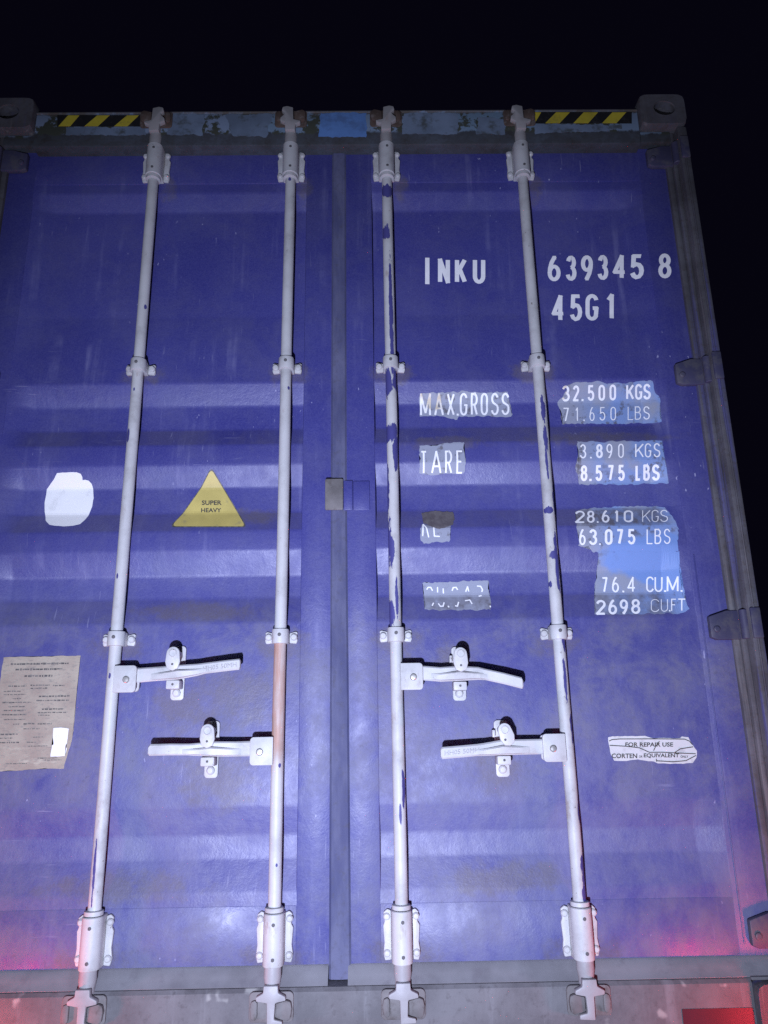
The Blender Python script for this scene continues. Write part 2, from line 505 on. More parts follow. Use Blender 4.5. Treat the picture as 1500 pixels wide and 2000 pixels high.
# ------------------------------------------------------------------ mesh building
class MB:
    def __init__(self):
        self.bm = bmesh.new()

    def _add(self, t, mi=0, bev=0.0, seg=2, ang=30, flat=False):
        if bev > 0:
            bmesh.ops.recalc_face_normals(t, faces=t.faces)
            ed = [e for e in t.edges if len(e.link_faces) == 2 and e.calc_face_angle(0) > RAD(ang)]
            bmesh.ops.bevel(t, geom=ed, offset=bev, segments=seg, profile=0.5, affect='EDGES', clamp_overlap=True)
        bmesh.ops.recalc_face_normals(t, faces=t.faces)
        vm = {v: self.bm.verts.new(v.co) for v in t.verts}
        for f in t.faces:
            try:
                nf = self.bm.faces.new([vm[v] for v in f.verts])
                nf.material_index = mi
                nf.smooth = not (flat and f.calc_area() > 2.5e-4)
            except ValueError:
                pass
        t.free()
        return self

    def prism(self, poly, y0, y1, mi=0, bev=0.0, seg=2):
        """XZ outline pushed from Y = y0 (front) to y1"""
        t = bmesh.new()
        a = [t.verts.new((x, y0, z)) for x, z in poly]
        b = [t.verts.new((x, y1, z)) for x, z in poly]
        n = len(poly)
        t.faces.new(a)
        t.faces.new(b[::-1])
        for i in range(n):
            t.faces.new((a[i], b[i], b[(i + 1) % n], a[(i + 1) % n]))
        return self._add(t, mi, bev, seg, flat=True)

    def box(self, x0, x1, y0, y1, z0, z1, mi=0, bev=0.0):
        x0, x1 = min(x0, x1), max(x0, x1)
        z0, z1 = min(z0, z1), max(z0, z1)
        return self.prism([(x0, z0), (x1, z0), (x1, z1), (x0, z1)], y0, y1, mi, bev)

    def loft(self, rings, mi=0, caps=True, bev=0.0):
        t = bmesh.new()
        vs = [[t.verts.new(p) for p in r] for r in rings]
        n = len(rings[0])
        for a, b in zip(vs, vs[1:]):
            for i in range(n):
                t.faces.new((a[i], a[(i + 1) % n], b[(i + 1) % n], b[i]))
        if caps:
            t.faces.new(vs[0][::-1])
            t.faces.new(vs[-1])
        return self._add(t, mi, bev)

    def lathe_z(self, x, y, zr, mi=0, n=28, caps=True):
        rings = [[(x + r * math.cos(2 * math.pi * i / n), y + r * math.sin(2 * math.pi * i / n), z) for i in range(n)] for z, r in zr]
        return self.loft(rings, mi, caps)

    def lathe_y(self, x, z, yr, mi=0, n=20, caps=True):
        rings = [[(x + r * math.cos(2 * math.pi * i / n), y, z + r * math.sin(2 * math.pi * i / n)) for i in range(n)] for y, r in yr]
        return self.loft(rings, mi, caps)

    def build(self, name, mats, parent=None, label=None, loc=None, ang=25):
        me = bpy.data.meshes.new(name)
        self.bm.normal_update()
        self.bm.to_mesh(me)
        self.bm.free()
        for m in (mats if isinstance(mats, (list, tuple)) else [mats]):
            me.materials.append(m)
        me.set_sharp_from_angle(angle=RAD(ang))
        o = bpy.data.objects.new(name, me)
        C.objects.link(o)
        if parent:
            o.parent = parent
        if loc:
            o.location = loc
        if label:
            o['label'] = label
        return o


def rrect(x0, x1, z0, z1, r, n=5, corners=(1, 1, 1, 1)):
    pts = []
    for k, (cx, cz, a0) in enumerate(((x1 - r, z1 - r, 0), (x0 + r, z1 - r, 90), (x0 + r, z0 + r, 180), (x1 - r, z0 + r, 270))):
        if corners[k]:
            for i in range(n + 1):
                a = RAD(a0 + 90 * i / n)
                pts.append((cx + r * math.cos(a), cz + r * math.sin(a)))
        else:
            pts.append(((x1, z1), (x0, z1), (x0, z0), (x1, z0))[k])
    return pts


def copy_of(o, loc, parent=None):
    c = o.copy()
    C.objects.link(c)
    c.parent = parent or o.parent
    c.location = loc
    return c


# ---- decals: flat outlines laid on the corrugated door
BREAKS = [z for z, _ in ROWS] + [ZB, ZT]


def drape(bm, eps):
    """cut a mesh lying in XZ at every fold of the panel and lay it on the surface, eps metres proud"""
    zs = [v.co.z for v in bm.verts]
    lo, hi = min(zs), max(zs)
    for b in BREAKS:
        if lo < b < hi:
            bmesh.ops.bisect_plane(bm, geom=bm.verts[:] + bm.edges[:] + bm.faces[:], dist=1e-6, plane_co=(0, 0, b), plane_no=(0, 0, 1))
    xs = [v.co.x for v in bm.verts]
    for b in [q * (XO - XE + (XE + 0.006) * i / 10) for i in range(11) for q in (-1, 1)] + [XO, -XO]:
        if min(xs) < b < max(xs):
            bmesh.ops.bisect_plane(bm, geom=bm.verts[:] + bm.edges[:] + bm.faces[:], dist=1e-6, plane_co=(b, 0, 0), plane_no=(1, 0, 0))
    for v in bm.verts:
        v.co.y = surf(v.co.x, v.co.z) - eps - v.co.y


def finish(bm, name, mats, parent, label=None):
    for f in bm.faces:
        f.normal_update()
        if f.normal.y > 0:
            f.normal_flip()
    me = bpy.data.meshes.new(name)
    bm.to_mesh(me)
    bm.free()
    for m in (mats if isinstance(mats, (list, tuple)) else [mats]):
        me.materials.append(m)
    o = bpy.data.objects.new(name, me)
    C.objects.link(o)
    o.parent = parent
    if label:
        o['label'] = label
    return o


def ragged(pts, step=0.006, amp=0.0022, seed=1):
    rnd = random.Random(seed)
    out = []
    n = len(pts)
    lowf = 0.0
    for i in range(n):
        a, b = Vector(pts[i]), Vector(pts[(i + 1) % n])
        L = (b - a).length
        m = max(1, int(L / step))
        nrm = Vector((-(b - a).y, (b - a).x)) / max(L, 1e-9)
        for j in range(m):
            lowf = lowf * 0.6 + rnd.uniform(-1, 1) * 0.7
            off = amp * lowf * (0 if amp == 0 else 1)
            p = a + (b - a) * (j / m) + nrm * off
            out.append((p.x, p.y))
    return out


def add_poly(bm, pts, lift=0.0, mi=0):
    f = bm.faces.new([bm.verts.new((x, lift, z)) for x, z in pts])
    f.material_index = mi
    r = bmesh.ops.triangulate(bm, faces=[f])
    for q in r['faces']:
        q.material_index = mi


def add_ribbon(bm, pts, wd, lift=0.0, mi=0, step=0.006):
    """constant-width stroke along points of the XZ plane"""
    P = [Vector(p) for p in pts]
    wmax = wd if not callable(wd) else wd(0.5)
    for i in range(1, len(P) - 1):
        d1, d2 = P[i] - P[i - 1], P[i + 1] - P[i]
        if d1.length > 1e-6 and d2.length > 1e-6 and d1.angle(d2) > RAD(62):
            e1, e2 = d1.normalized() * wmax * 0.35, d2.normalized() * wmax * 0.35
            add_ribbon(bm, [tuple(p) for p in P[:i]] + [tuple(P[i] + e1)], wd, lift, mi, step)
            add_ribbon(bm, [tuple(P[i] - e2)] + [tuple(p) for p in P[i + 1:]], wd, lift + 0.00011, mi, step)
            return
    Q = []
    for a, b in zip(P, P[1:]):
        m = max(1, int((b - a).length / step))
        Q += [a + (b - a) * (j / m) for j in range(m)]
    Q.append(P[-1])
    closed = (P[0] - P[-1]).length < 1e-5
    if closed:
        Q = Q[:-1]
    n = len(Q)
    if n < 2:
        return
    L, Rr = [], []
    for i in range(n):
        p, q = (Q[i - 1] if (i > 0 or closed) else None), (Q[(i + 1) % n] if (i < n - 1 or closed) else None)
        d1 = (Q[i] - p).normalized() if p is not None else None
        d2 = (q - Q[i]).normalized() if q is not None else None
        if d1 is None:
            d1 = d2
        if d2 is None:
            d2 = d1
        n1, n2 = Vector((-d1.y, d1.x)), Vector((-d2.y, d2.x))
        mm = n1 + n2
        if mm.length < 1e-4:
            mm = n1.copy()
        mm.normalize()
        k = min(1.0 / max(mm.dot(n1), 0.35), 2.2)
        wv = wd(i / max(1, n - 1)) if callable(wd) else wd
        L.append(Q[i] + mm * (wv / 2 * k))
        Rr.append(Q[i] - mm * (wv / 2 * k))
    vl = [bm.verts.new((p.x, lift, p.y)) for p in L]
    vr = [bm.verts.new((p.x, lift, p.y)) for p in Rr]
    for i in range(n if closed else n - 1):
        j = (i + 1) % n
        f = bm.faces.new((vl[i], vl[j], vr[j], vr[i]))
        f.material_index = mi


def arc(cx, cy, rx, ry, a0, a1, n=9):
    return [(cx + rx * math.cos(RAD(a0 + (a1 - a0) * i / n)), cy + ry * math.sin(RAD(a0 + (a1 - a0) * i / n))) for i in range(n + 1)]


_bowl = arc(.5, .30, .5, .30, 0, 360, 18)
_six = [(0.0, .31), (.04, .50), (.20, .76), (.50, 1.0), (.72, 1.0)]
G = {
    '0': [arc(.5, .76, .5, .24, 180, 0) + arc(.5, .24, .5, .24, 0, -180) + [(0, .76)]],
    '1': [[(.22, .80), (.62, 1), (.62, 0)]],
    '2': [arc(.48, .74, .48, .26, 170, -30) + [(0, 0), (1, 0)]],
    '3': [arc(.46, .76, .46, .24, 165, -90), arc(.46, .27, .54, .27, 88, -165)],
    '4': [[(.70, 0), (.70, 1), (.0, .27), (1, .27)]],
    '5': [[(.94, 1), (.12, 1), (.07, .54)] + arc(.46, .31, .54, .31, 128, -160)],
    '6': [_bowl, _six],
    '7': [[(0, 1), (1, 1), (.42, 0)]],
    '8': [arc(.5, .77, .43, .23, -90, 270, 18), arc(.5, .27, .5, .27, 90, 450, 18)],
    '9': [[(1 - x, 1 - y) for x, y in _bowl], [(1 - x, 1 - y) for x, y in _six]],
    'A': [[(0, 0), (.5, 1), (1, 0)], [(.17, .31), (.83, .31)]],
    'B': [[(0, 0), (0, 1), (.5, 1)] + arc(.5, .775, .42, .225, 90, -90) + [(0, .55)], [(0, .55), (.5, .55)] + arc(.5, .275, .5, .275, 90, -90) + [(0, 0)]],
    'C': [arc(.5, .75, .5, .25, 15, 180) + arc(.5, .25, .5, .25, 180, 345)],
    'E': [[(1, 1), (0, 1), (0, 0), (1, 0)], [(0, .52), (.85, .52)]],
    'F': [[(1, 1), (0, 1), (0, 0)], [(0, .52), (.8, .52)]],
    'G': [arc(.5, .75, .5, .25, 15, 180) + arc(.5, .25, .5, .25, 180, 330) + [(1, .46), (.58, .46)]],
    'I': [[(.5, 0), (.5, 1)]],
    'K': [[(0, 0), (0, 1)], [(1, 1), (.04, .38)], [(.34, .58), (1, 0)]],
    'L': [[(0, 1), (0, 0), (1, 0)]],
    'M': [[(0, 0), (0, 1), (.5, .12), (1, 1), (1, 0)]],
    'N': [[(0, 0), (0, 1), (1, 0), (1, 1)]],
    'O': [arc(.5, .76, .5, .24, 180, 0) + arc(.5, .24, .5, .24, 0, -180) + [(0, .76)]],
    'P': [[(0, 0), (0, 1), (.5, 1)] + arc(.5, .74, .5, .26, 90, -90) + [(0, .48)]],
    'R': [[(0, 0), (0, 1), (.5, 1)] + arc(.5, .74, .5, .26, 90, -90) + [(0, .48)], [(.5, .48), (1, 0)]],
    'S': [arc(.5, .76, .46, .24, 15, 235) + [(.72, .46)] + arc(.5, .26, .5, .26, 40, -165)],
    'T': [[(0, 1), (1, 1)], [(.5, 1), (.5, 0)]],
    'U': [[(0, 1)] + arc(.5, .25, .5, .25, 180, 360) + [(1, 1)]],
    'X': [[(0, 0), (1, 1)], [(0, 1), (1, 0)]],
    '.': [[(.5, 0), (.5, .10)]],
}


def _lettering(name, label, parent, rows, mat=None, eps=0.0019):
    """rows: (text, [(left, right) px per glyph], top-left y, bottom-left y, top-right y, bottom-right y, stroke px or list)"""
    bm = bmesh.new()
    for (text, spans, tl, bl, tr, br, sw) in rows:
        xa, xb = spans[0][0], spans[-1][1]
        for gi, (ch, (l, r)) in enumerate(zip(text, spans)):
            s = sw[gi] if isinstance(sw, (list, tuple)) else sw
            k = ((l + r) / 2 - xa) / max(1, xb - xa)
            top, bot = tl + (tr - tl) * k + s / 2, bl + (br - bl) * k - s / 2
            l2, r2 = (l + s / 2, r - s / 2) if ch not in 'I.' else ((l + r) / 2 - .5, (l + r) / 2 + .5)
            for si, st in enumerate(G[ch]):
                pts = []
                for (gx, gy) in st:
                    pts.append(at(l2 + (r2 - l2) * gx, bot + (top - bot) * gy))
                if ch in 'I':      # full height
                    pts = [at((l + r) / 2, bl), at((l + r) / 2, tl)]
                if ch == '.':
                    pts = [at((l + r) / 2, bl + (br - bl) * k), at((l + r) / 2, bl + (br - bl) * k - max(3.0, s))]
                add_ribbon(bm, pts, s / 610.0, lift=0.00045 * si)
    drape(bm, eps)
    return finish(bm, name, mat or M['letter'], parent, label)


def lettering(name, label, parent, rows, mat=None, eps=0.0019):
    """one object for the number and one for its unit"""
    for (text, spans, tl, bl, tr, br, sw) in rows:
        cut = next((i for i in range(1, len(text)) if text[i].isalpha() and text[0].isdigit() and not text.startswith('45G')), None)
        if cut is None:
            _lettering(name, label, parent, [(text, spans, tl, bl, tr, br, sw)], mat, eps)
            continue
        xa, xb = spans[0][0], spans[-1][1]
        for a, b, nm in ((0, cut, name), (cut, len(text), 'unit_marking')):
            sp = spans[a:b]
            k0, k1 = ((sp[0][0] - xa) / (xb - xa), (sp[-1][1] - xa) / (xb - xa))
            _lettering(nm, 'white lettering ' + text[a:b], parent,
                       [(text[a:b], sp, tl + (tr - tl) * k0, bl + (br - bl) * k0, tl + (tr - tl) * k1, bl + (br - bl) * k1, sw[a:b] if isinstance(sw, list) else sw)], mat, eps)


def font_text(bm, text, quad, mi=0, lift=0.0, embolden=0.0):
    """built-in font squeezed into the px box quad = (left, right, top-left y, bottom-left y, top-right y, bottom-right y)"""
    cu = bpy.data.curves.new('t', 'FONT')
    cu.body = text
    cu.resolution_u = 3
    cu.offset = embolden
    o = bpy.data.objects.new('t', cu)
    C.objects.link(o)
    dg = bpy.context.evaluated_depsgraph_get()
    me = bpy.data.meshes.new_from_object(o.evaluated_get(dg))
    bpy.data.objects.remove(o)
    bpy.data.curves.remove(cu)
    xs = [v.co.x for v in me.vertices]
    ys = [v.co.y for v in me.vertices]
    x0, x1, y0, y1 = min(xs), max(xs), min(ys), max(ys)
    l, r, tl, bl, tr, br = quad
    vs = []
    for v in me.vertices:
        u, t = (v.co.x - x0) / (x1 - x0), (v.co.y - y0) / (y1 - y0)
        X, Zz = at(l + (r - l) * u, (bl + (br - bl) * u) * (1 - t) + (tl + (tr - tl) * u) * t)
        vs.append(bm.verts.new((X, lift, Zz)))
    for p in me.polygons:
        try:
            f = bm.faces.new([vs[i] for i in p.vertices])
            f.material_index = mi
        except ValueError:
            pass
    bpy.data.meshes.remove(me)


def px_poly(pts):
    return [at(x, y) for x, y in pts]


# ------------------------------------------------------------------ the container
box = bpy.data.objects.new('shipping_container', None)
C.objects.link(box)
box['label'] = 'blue steel shipping container seen at its closed double doors, with four white locking bars'
box['category'] = 'shipping container'

LEN = 12.19
HW = 1.219
# corner castings with their oval holes
def casting(sx, z0, hole_z, name='corner_casting'):
    t = MB()
    x0, x1 = (HW - 0.162, HW) if sx > 0 else (-HW, -HW + 0.162)
    z1 = z0 + 0.128
    # front plate with an oval hole, inner box
    hx = (x0 + x1) / 2 + (0.006 if sx > 0 else -0.006)
    out = rrect(x0, x1, z0, z1, 0.018, 4)
    n = 40
    outer, inner = [], []
    cx, cz = (x0 + x1) / 2, (z0 + z1) / 2
    for i in range(n):
        a = 2 * math.pi * i / n
        dx, dz = math.cos(a), math.sin(a)
        # rounded box by superellipse
        p = 7
        s = (abs(dx / ((x1 - x0) / 2)) ** p + abs(dz / ((z1 - z0) / 2)) ** p) ** (-1 / p)
        outer.append((cx + dx * s, cz + dz * s))
        inner.append((hx + 0.036 * dx, hole_z + 0.029 * dz))
    rings = [[(x, 0.16, z) for x, z in outer], [(x, 0.006, z) for x, z in outer],
             [(cx + (x - cx) * 0.975, 0.0, cz + (z - cz) * 0.97) for x, z in outer],
             [(hx + (x - hx) * 1.06, 0.0, hole_z + (z - hole_z) * 1.06) for x, z in inner],
             [(x, 0.004, z) for x, z in inner], [(x, 0.032, z) for x, z in inner],
             [(hx + (x - hx) * 1.25, 0.034, hole_z + (z - hole_z) * 1.25) for x, z in inner],
             [(hx + (x - hx) * 1.25, 0.12, hole_z + (z - hole_z) * 1.25) for x, z in inner]]
    t.loft(rings, 0, True)
    return t.build(name, M['frame'], box)


for sx in (-1, 1):
    casting(sx, 2.896 - 0.128, 2.836)
    casting(sx, 0.0, 0.062)

# corner posts: front flange, set-back inner face, vertical rib
for sx in (-1, 1):
    t = MB()
    t.box(sx * 1.183, sx * (HW - 0.002), 0.010, 0.155, 0.129, 2.767, bev=0.006)
    t.box(sx * 1.168, sx * 1.1825, 0.042, 0.150, 0.129, 2.767, bev=0.003)
    t.box(sx * 1.194, sx * 1.199, 0.0045, 0.0098, 0.16, 2.66, bev=0.0015)
    t.build('corner_post', M['frame'], box)

# header and sill
t = MB()
t.box(-1.056, 1.056, 0.020, 0.11, 2.706, 2.842, bev=0.005)
t.box(-1.056, 1.056, 0.0185, 0.030, 2.8425, 2.850, bev=0.002)
t.box(-1.167, 1.167, 0.034, 0.11, 2.722, 2.7655, bev=0.003)
header = t.build('header', M['header'], box)
t = MB()
yz = [(0.022, -0.02), (0.022, 0.120), (0.0225, 0.1235), (0.029, 0.132), (0.060, 0.1365), (0.13, 0.1365), (0.13, -0.02)]
t.loft([[(x, y, z) for y, z in yz] for x in (-1.056, 1.056)])
t.box(-1.1675, -1.0565, 0.0225, 0.13, 0.1285, 0.1365, bev=0.002)
t.box(1.0565, 1.1675, 0.0225, 0.13, 0.1285, 0.1365, bev=0.002)
sill = t.build('sill', M['sill'], box)

# body behind: corrugated side walls, roof, floor, far end
for sx in (-1, 1):
    t = bmesh.new()
    ys, y = [], 0.156
    prof_y = []
    while y < LEN - 0.2:
        prof_y += [(y, 0), (y + 0.07, 0), (y + 0.138, 0.036), (y + 0.208, 0.036)]
        y += 0.276
    a = [t.verts.new((sx * (HW - 0.012 - d), yy, 0.10)) for yy, d in prof_y]
    b = [t.verts.new((sx * (HW - 0.012 - d), yy, 2.81)) for yy, d in prof_y]
    for i in range(len(a) - 1):
        t.faces.new((a[i], a[i + 1], b[i + 1], b[i]))
    mb = MB()
    mb._add(t)
    mb.box(sx * 1.16, sx * (HW - 0.005), 0.165, LEN, 2.81, 2.87, bev=0.004)
    mb.box(sx * 1.16, sx * (HW - 0.005), 0.165, LEN, 0.0, 0.10, bev=0.004)
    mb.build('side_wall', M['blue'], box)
t = MB()
t.box(-1.16, 1.16, 0.112, LEN, 2.815, 2.845, bev=0.004)
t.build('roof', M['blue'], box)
t = MB()
t.box(-1.16, 1.16, 0.135, LEN, 0.10, 0.14)
t.build('floor', M['frame'], box)
t = MB()
t.box(-1.15, 1.15, LEN - 0.06, LEN - 0.001, 0.14, 2.81)
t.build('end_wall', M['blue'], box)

# ---- door leaves: frame tubes and corrugated panel
doors = {}
for sx in (-1, 1):
    t = bmesh.new()
    xa, xb = sx * (XI - 0.006), sx * (XO + 0.006)
    xs_ = [xa] + [sx * (XO - XE + (XE + 0.006) * q / 10) for q in range(10)] + [xb]
    cols = [[t.verts.new((x, y + (FR + 0.0004 - y) * max(0.0, (abs(x) - (XO - XE)) / (XE + 0.006)), z)) for z, y in ROWS] for x in xs_]
    for va, vb in zip(cols, cols[1:]):
        for i in range(len(va) - 1):
            t.faces.new((va[i], vb[i], vb[i + 1], va[i + 1]))
    for f in t.faces:
        f.normal_update()
        if f.normal.y > 0:
            f.normal_flip()
    mb = MB()
    for f in t.faces:
        vs = [mb.bm.verts.new(v.co) for v in f.verts]
        nf = mb.bm.faces.new(vs)
        nf.smooth = True
    bmesh.ops.remove_doubles(mb.bm, verts=mb.bm.verts[:], dist=1e-6)
    t.free()
    xin = 0.020 if sx > 0 else 0.022
    mb.box(sx * xin, sx * XI, FR, 0.118, 0.166, 2.742, bev=0.004)
    mb.box(sx * XO, sx * 1.158, FR, 0.118, 0.166, 2.742, bev=0.004)
    mb.box(sx * (XI - 0.002), sx * (XO + 0.002), FR, 0.118, ZT, 2.742, bev=0.002)
    mb.box(sx * (XI - 0.002), sx * (XO + 0.002), FR, 0.118, 0.166, ZB, bev=0.002)
    if sx > 0:
        mb.box(1.068, 1.0715, FR - 0.003, FR + 0.001, 0.2, 1.25, bev=0.001)      # folded edge seen down the outer stile
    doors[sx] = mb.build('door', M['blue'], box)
LD, RD = doors[-1], doors[1]

M['sweep'] = make_plain('dusty_sweep', (0.25, 0.245, 0.265), 0.7, 0.3, (0.15, 0.14, 0.16), 0.5, 18, bump=0.4)
# gaskets: the lapping centre strip, outer strips, foot strips
t = MB()
t.loft([[(-0.0245, 0.0668, z), (-0.019, 0.0610, z), (0.004, 0.0595, z), (0.019 + 0.009 * max(0, min(1, (1.5 - z) / 1.3)), 0.0615, z),
         (0.0245 + 0.009 * max(0, min(1, (1.5 - z) / 1.3)), 0.0669, z), (0, 0.075, z)] for z in [0.1385 + 2.572 * i / 30 for i in range(31)]])
t.build('gasket', M['rubber'], RD, 'grey rubber strip over the seam between the doors')
for sx, par in ((-1, LD), (1, RD)):
    t = MB()
    t.box(sx * 1.1485, sx * 1.1675, 0.053, 0.10, 0.17, 2.70, bev=0.004)
    t.build('gasket', M['frame'], par)
    t = MB()
    xi = 0.0255
    t.loft([[(sx * x, 0.0669, 0.173), (sx * x, 0.0600, 0.1690), (sx * x, 0.0480, 0.152), (sx * x, 0.0305, 0.1350), (sx * x, 0.0320, 0.1330), (sx * x, 0.0660, 0.1372)] for x in (xi, 1.15)])
    t.build('gasket', M['sweep'], par, 'dusty rubber strip along the foot of the door')

# hinges
def hinge(sx, zc, h, par):
    t = MB()
    xk = 1.176
    poly = [(sx * 1.082, zc - h * 0.42), (sx * 1.10, zc - h * 0.5), (sx * xk, zc - h * 0.5), (sx * xk, zc + h * 0.5), (sx * 1.135, zc + h * 0.5), (sx * 1.082, zc + h * 0.30)]
    if sx < 0:
        poly = poly[::-1]
    t.prism(poly, 0.046, 0.0655, bev=0.004)
    t.lathe_z(sx * 1.179, 0.036, [(zc - h * 0.5, 0.011), (zc - h * 0.5 + 0.002, 0.013), (zc + h * 0.5 - 0.002, 0.013), (zc + h * 0.5, 0.011)])
    t.box(sx * 1.183, sx * 1.212, -0.001, 0.0095, zc - h * 0.52, zc + h * 0.52, bev=0.004)
    t.lathe_y(sx * 1.10, zc - 0.012, [(0.0465, 0.010), (0.0415, 0.009), (0.040, 0.006)], 0, 14)
    t.build('hinge', M['hinge'], par)


M['hinge'] = make_plain('hinge_steel', (0.066, 0.064, 0.13), 0.6, 0.35, (0.10, 0.095, 0.11), 0.7, 16, bump=0.4, lo=0.42, hi=0.62)
for sx, par in ((1, RD), (-1, LD)):
    for zc, h in ((2.675, 0.085), (1.845, 0.09), (1.035, 0.085), (0.235, 0.085)):
        hinge(sx, zc, h, par)

# ---- locking bars
BY = 0.036
BARS = [-0.635, -0.166, 0.166, 0.635]
BAR_PX = [None, None, None, None]


def chip(px, py, wpx, hpx):
    x, z = pl(px, py, BY - 0.016)
    x2, z2 = pl(px, py + hpx, BY - 0.016)
    return (x, z, 1.12 * wpx / 610.0, 1.1 * abs(z - z2))


chips3 = [chip(756, 372, 13, 11), chip(754, 452, 8, 13), chip(764, 620, 3.5, 120), chip(757, 745, 8, 26), chip(773, 740, 5, 20), chip(763, 845, 14, 16), chip(773, 880, 5, 36),
          chip(756, 950, 3.5, 55), chip(758, 1060, 6, 45), chip(764, 1075, 5, 28), chip(764, 1200, 6, 26), chip(775, 1165, 2.5, 40), chip(788, 1540, 2.5, 36), chip(782, 1590, 2, 20)]
chips4 = [chip(1061, 800, 4, 26), chip(1066, 855, 4, 22), chip(1068, 905, 2.5, 30), chip(1072, 996, 7, 7), chip(1084, 975, 3, 30), chip(1080, 1083, 6, 8), chip(1088, 1100, 3.5, 60), chip(1101, 1250, 3, 22),
          chip(1104, 1330, 2.5, 40), chip(1118, 1420, 3, 30), chip(1133, 1580, 3, 28), chip(1143, 1705, 6, 36), chip(1146, 1745, 6, 22), chip(1076, 1140, 2, 6)]
chips1 = [chip(250, 850, 2.5, 12), chip(229, 1125, 1.8, 5), chip(266, 913, 1.8, 4), chip(283, 598, 2, 4), chip(262, 760, 1.6, 3), chip(184, 1700, 2, 60), chip(214, 1320, 2, 6)]
chips2 = [chip(563, 757, 2, 3), chip(546, 1495, 2, 4), chip(566, 350, 3, 3), chip(540, 1690, 1.6, 3)]
bar_mats = [make_white('bar_paint_1', grime=0.35, local=False, chips=chips1, seed=1),
            make_white('bar_paint_2', grime=0.35, local=False, chips=chips2, rust=(0.62, 1.035, 0.8), seed=2),
            make_white('bar_paint_3', grime=0.4, local=False, chips=chips3, seed=3),
            make_white('bar_paint_4', grime=0.35, local=False, chips=chips4, seed=4)]
bar_labels = ['white bar in nearly sound paint on the hinge side of the left door', 'white bar stained rusty pink in its lower half, left of the door seam',
              'white bar with blue showing through big paint chips, right of the door seam', 'white bar chipped along its right edge, beside the weight markings']


def anchor(s, dirn):
    """outline of a cam seen from the front: u across, v away from the bar"""
    if dirn > 0:      # header: lip on the s side, two rounded lobes on the other
        p = [(-.017, -.004), (.017, -.004), (.018, .020), (.034, .026), (.036, .034), (.011, .040), (.009, .090), (-.012, .096), (-.027, .092), (-.030, .078), (-.019, .068), (-.024, .058), (-.034, .048),
             (-.035, .036), (-.018, .026)]
    else:             # sill: a cross-bar, a thin web and a foot on the s side
        p = [(-.018, -.004), (.018, -.004), (.019, .012), (.037, .020), (.038, .029), (.012, .034), (.010, .070), (.030, .074), (.031, .084), (-.008, .086), (-.009, .034), (-.036, .030), (-.037, .021), (-.019, .012)]
    return p if s > 0 else [(-u, v) for u, v in p][::-1]


M['cam'] = make_white('grimy_cam_paint', base=(0.36, 0.345, 0.34), grime=0.7)
M['foot'] = make_white('dusty_cam_paint', base=(0.37, 0.36, 0.37), grime=0.55)
bars = []
for i, bx in enumerate(BARS):
    t = MB()
    zz = [0.12 + (2.80 - 0.12) * k / 60 for k in range(61)]
    rnd = random.Random(20 + i)
    amp = 0.0006
    ph = rnd.uniform(0, 6)
    n = 28
    rings = []
    for z in zz:
        ox = amp * math.sin(z * 5 + ph)
        r = 0.0172
        rings.append([(bx + ox + r * math.cos(2 * math.pi * q / n), BY + r * math.sin(2 * math.pi * q / n), z) for q in range(n)])
    t.loft(rings)
    rod = t.build('locking_bar', bar_mats[i], box, bar_labels[i])
    bars.append(rod)
    # cams with their necks
    for top in (True, False):
        s = ((-1, 1, -1, 1) if top else (1, 1, 1, -1))[i]
        t = MB()
        z0, dr = (2.742, 1) if top else (0.160, -1)
        zr = [(z0 - dr * 0.03, 0.0215), (z0 - dr * 0.0, 0.0225), (z0 + dr * 0.018, 0.0195), (z0 + dr * 0.052, 0.0185), (z0 + dr * 0.056, 0.012)]
        t.lathe_z(bx, BY - 0.008, zr if dr > 0 else zr[::-1])
        poly = [(bx + u, z0 + dr * (v + 0.012 if top else v + 0.018)) for u, v in anchor(s, dr)]
        if dr < 0:
            poly = poly[::-1]
        t.prism(poly, -0.004, 0.0135, bev=0.0025)
        t.build('cam', M['cam'] if top else M['foot'], rod)
        # keeper on the header / sill
        k = MB()
        par, yb = (header, 0.0195) if top else (sill, 0.0215)
        v0 = 0.04 if top else 0.036
        f = lambda v: z0 + dr * v
        k.prism(rrect(bx - 0.056, bx + 0.056, min(f(v0 - 0.004), f(v0 + 0.064)), max(f(v0 - 0.004), f(v0 + 0.064)), 0.012), 0.0145, yb, bev=0.002)
        for q in (-1, 1):
            w0 = 0.0135 if q == s else 0.034
            pts = [(w0, v0 + 0.018), (0.040, v0 + 0.012), (0.050, v0 + 0.016), (0.053, v0 + 0.030), (0.050, v0 + 0.052), (0.040, v0 + 0.058), (w0, v0 + 0.050)]
            pts = [(bx + q * u, f(v)) for u, v in pts]
            if q * dr < 0:
                pts = pts[::-1]
            k.prism(pts, 0.001 if q == s else 0.006, 0.0142, bev=0.003)
        k.build('cam_keeper', M['rust'] if top else M['keeper'], par)

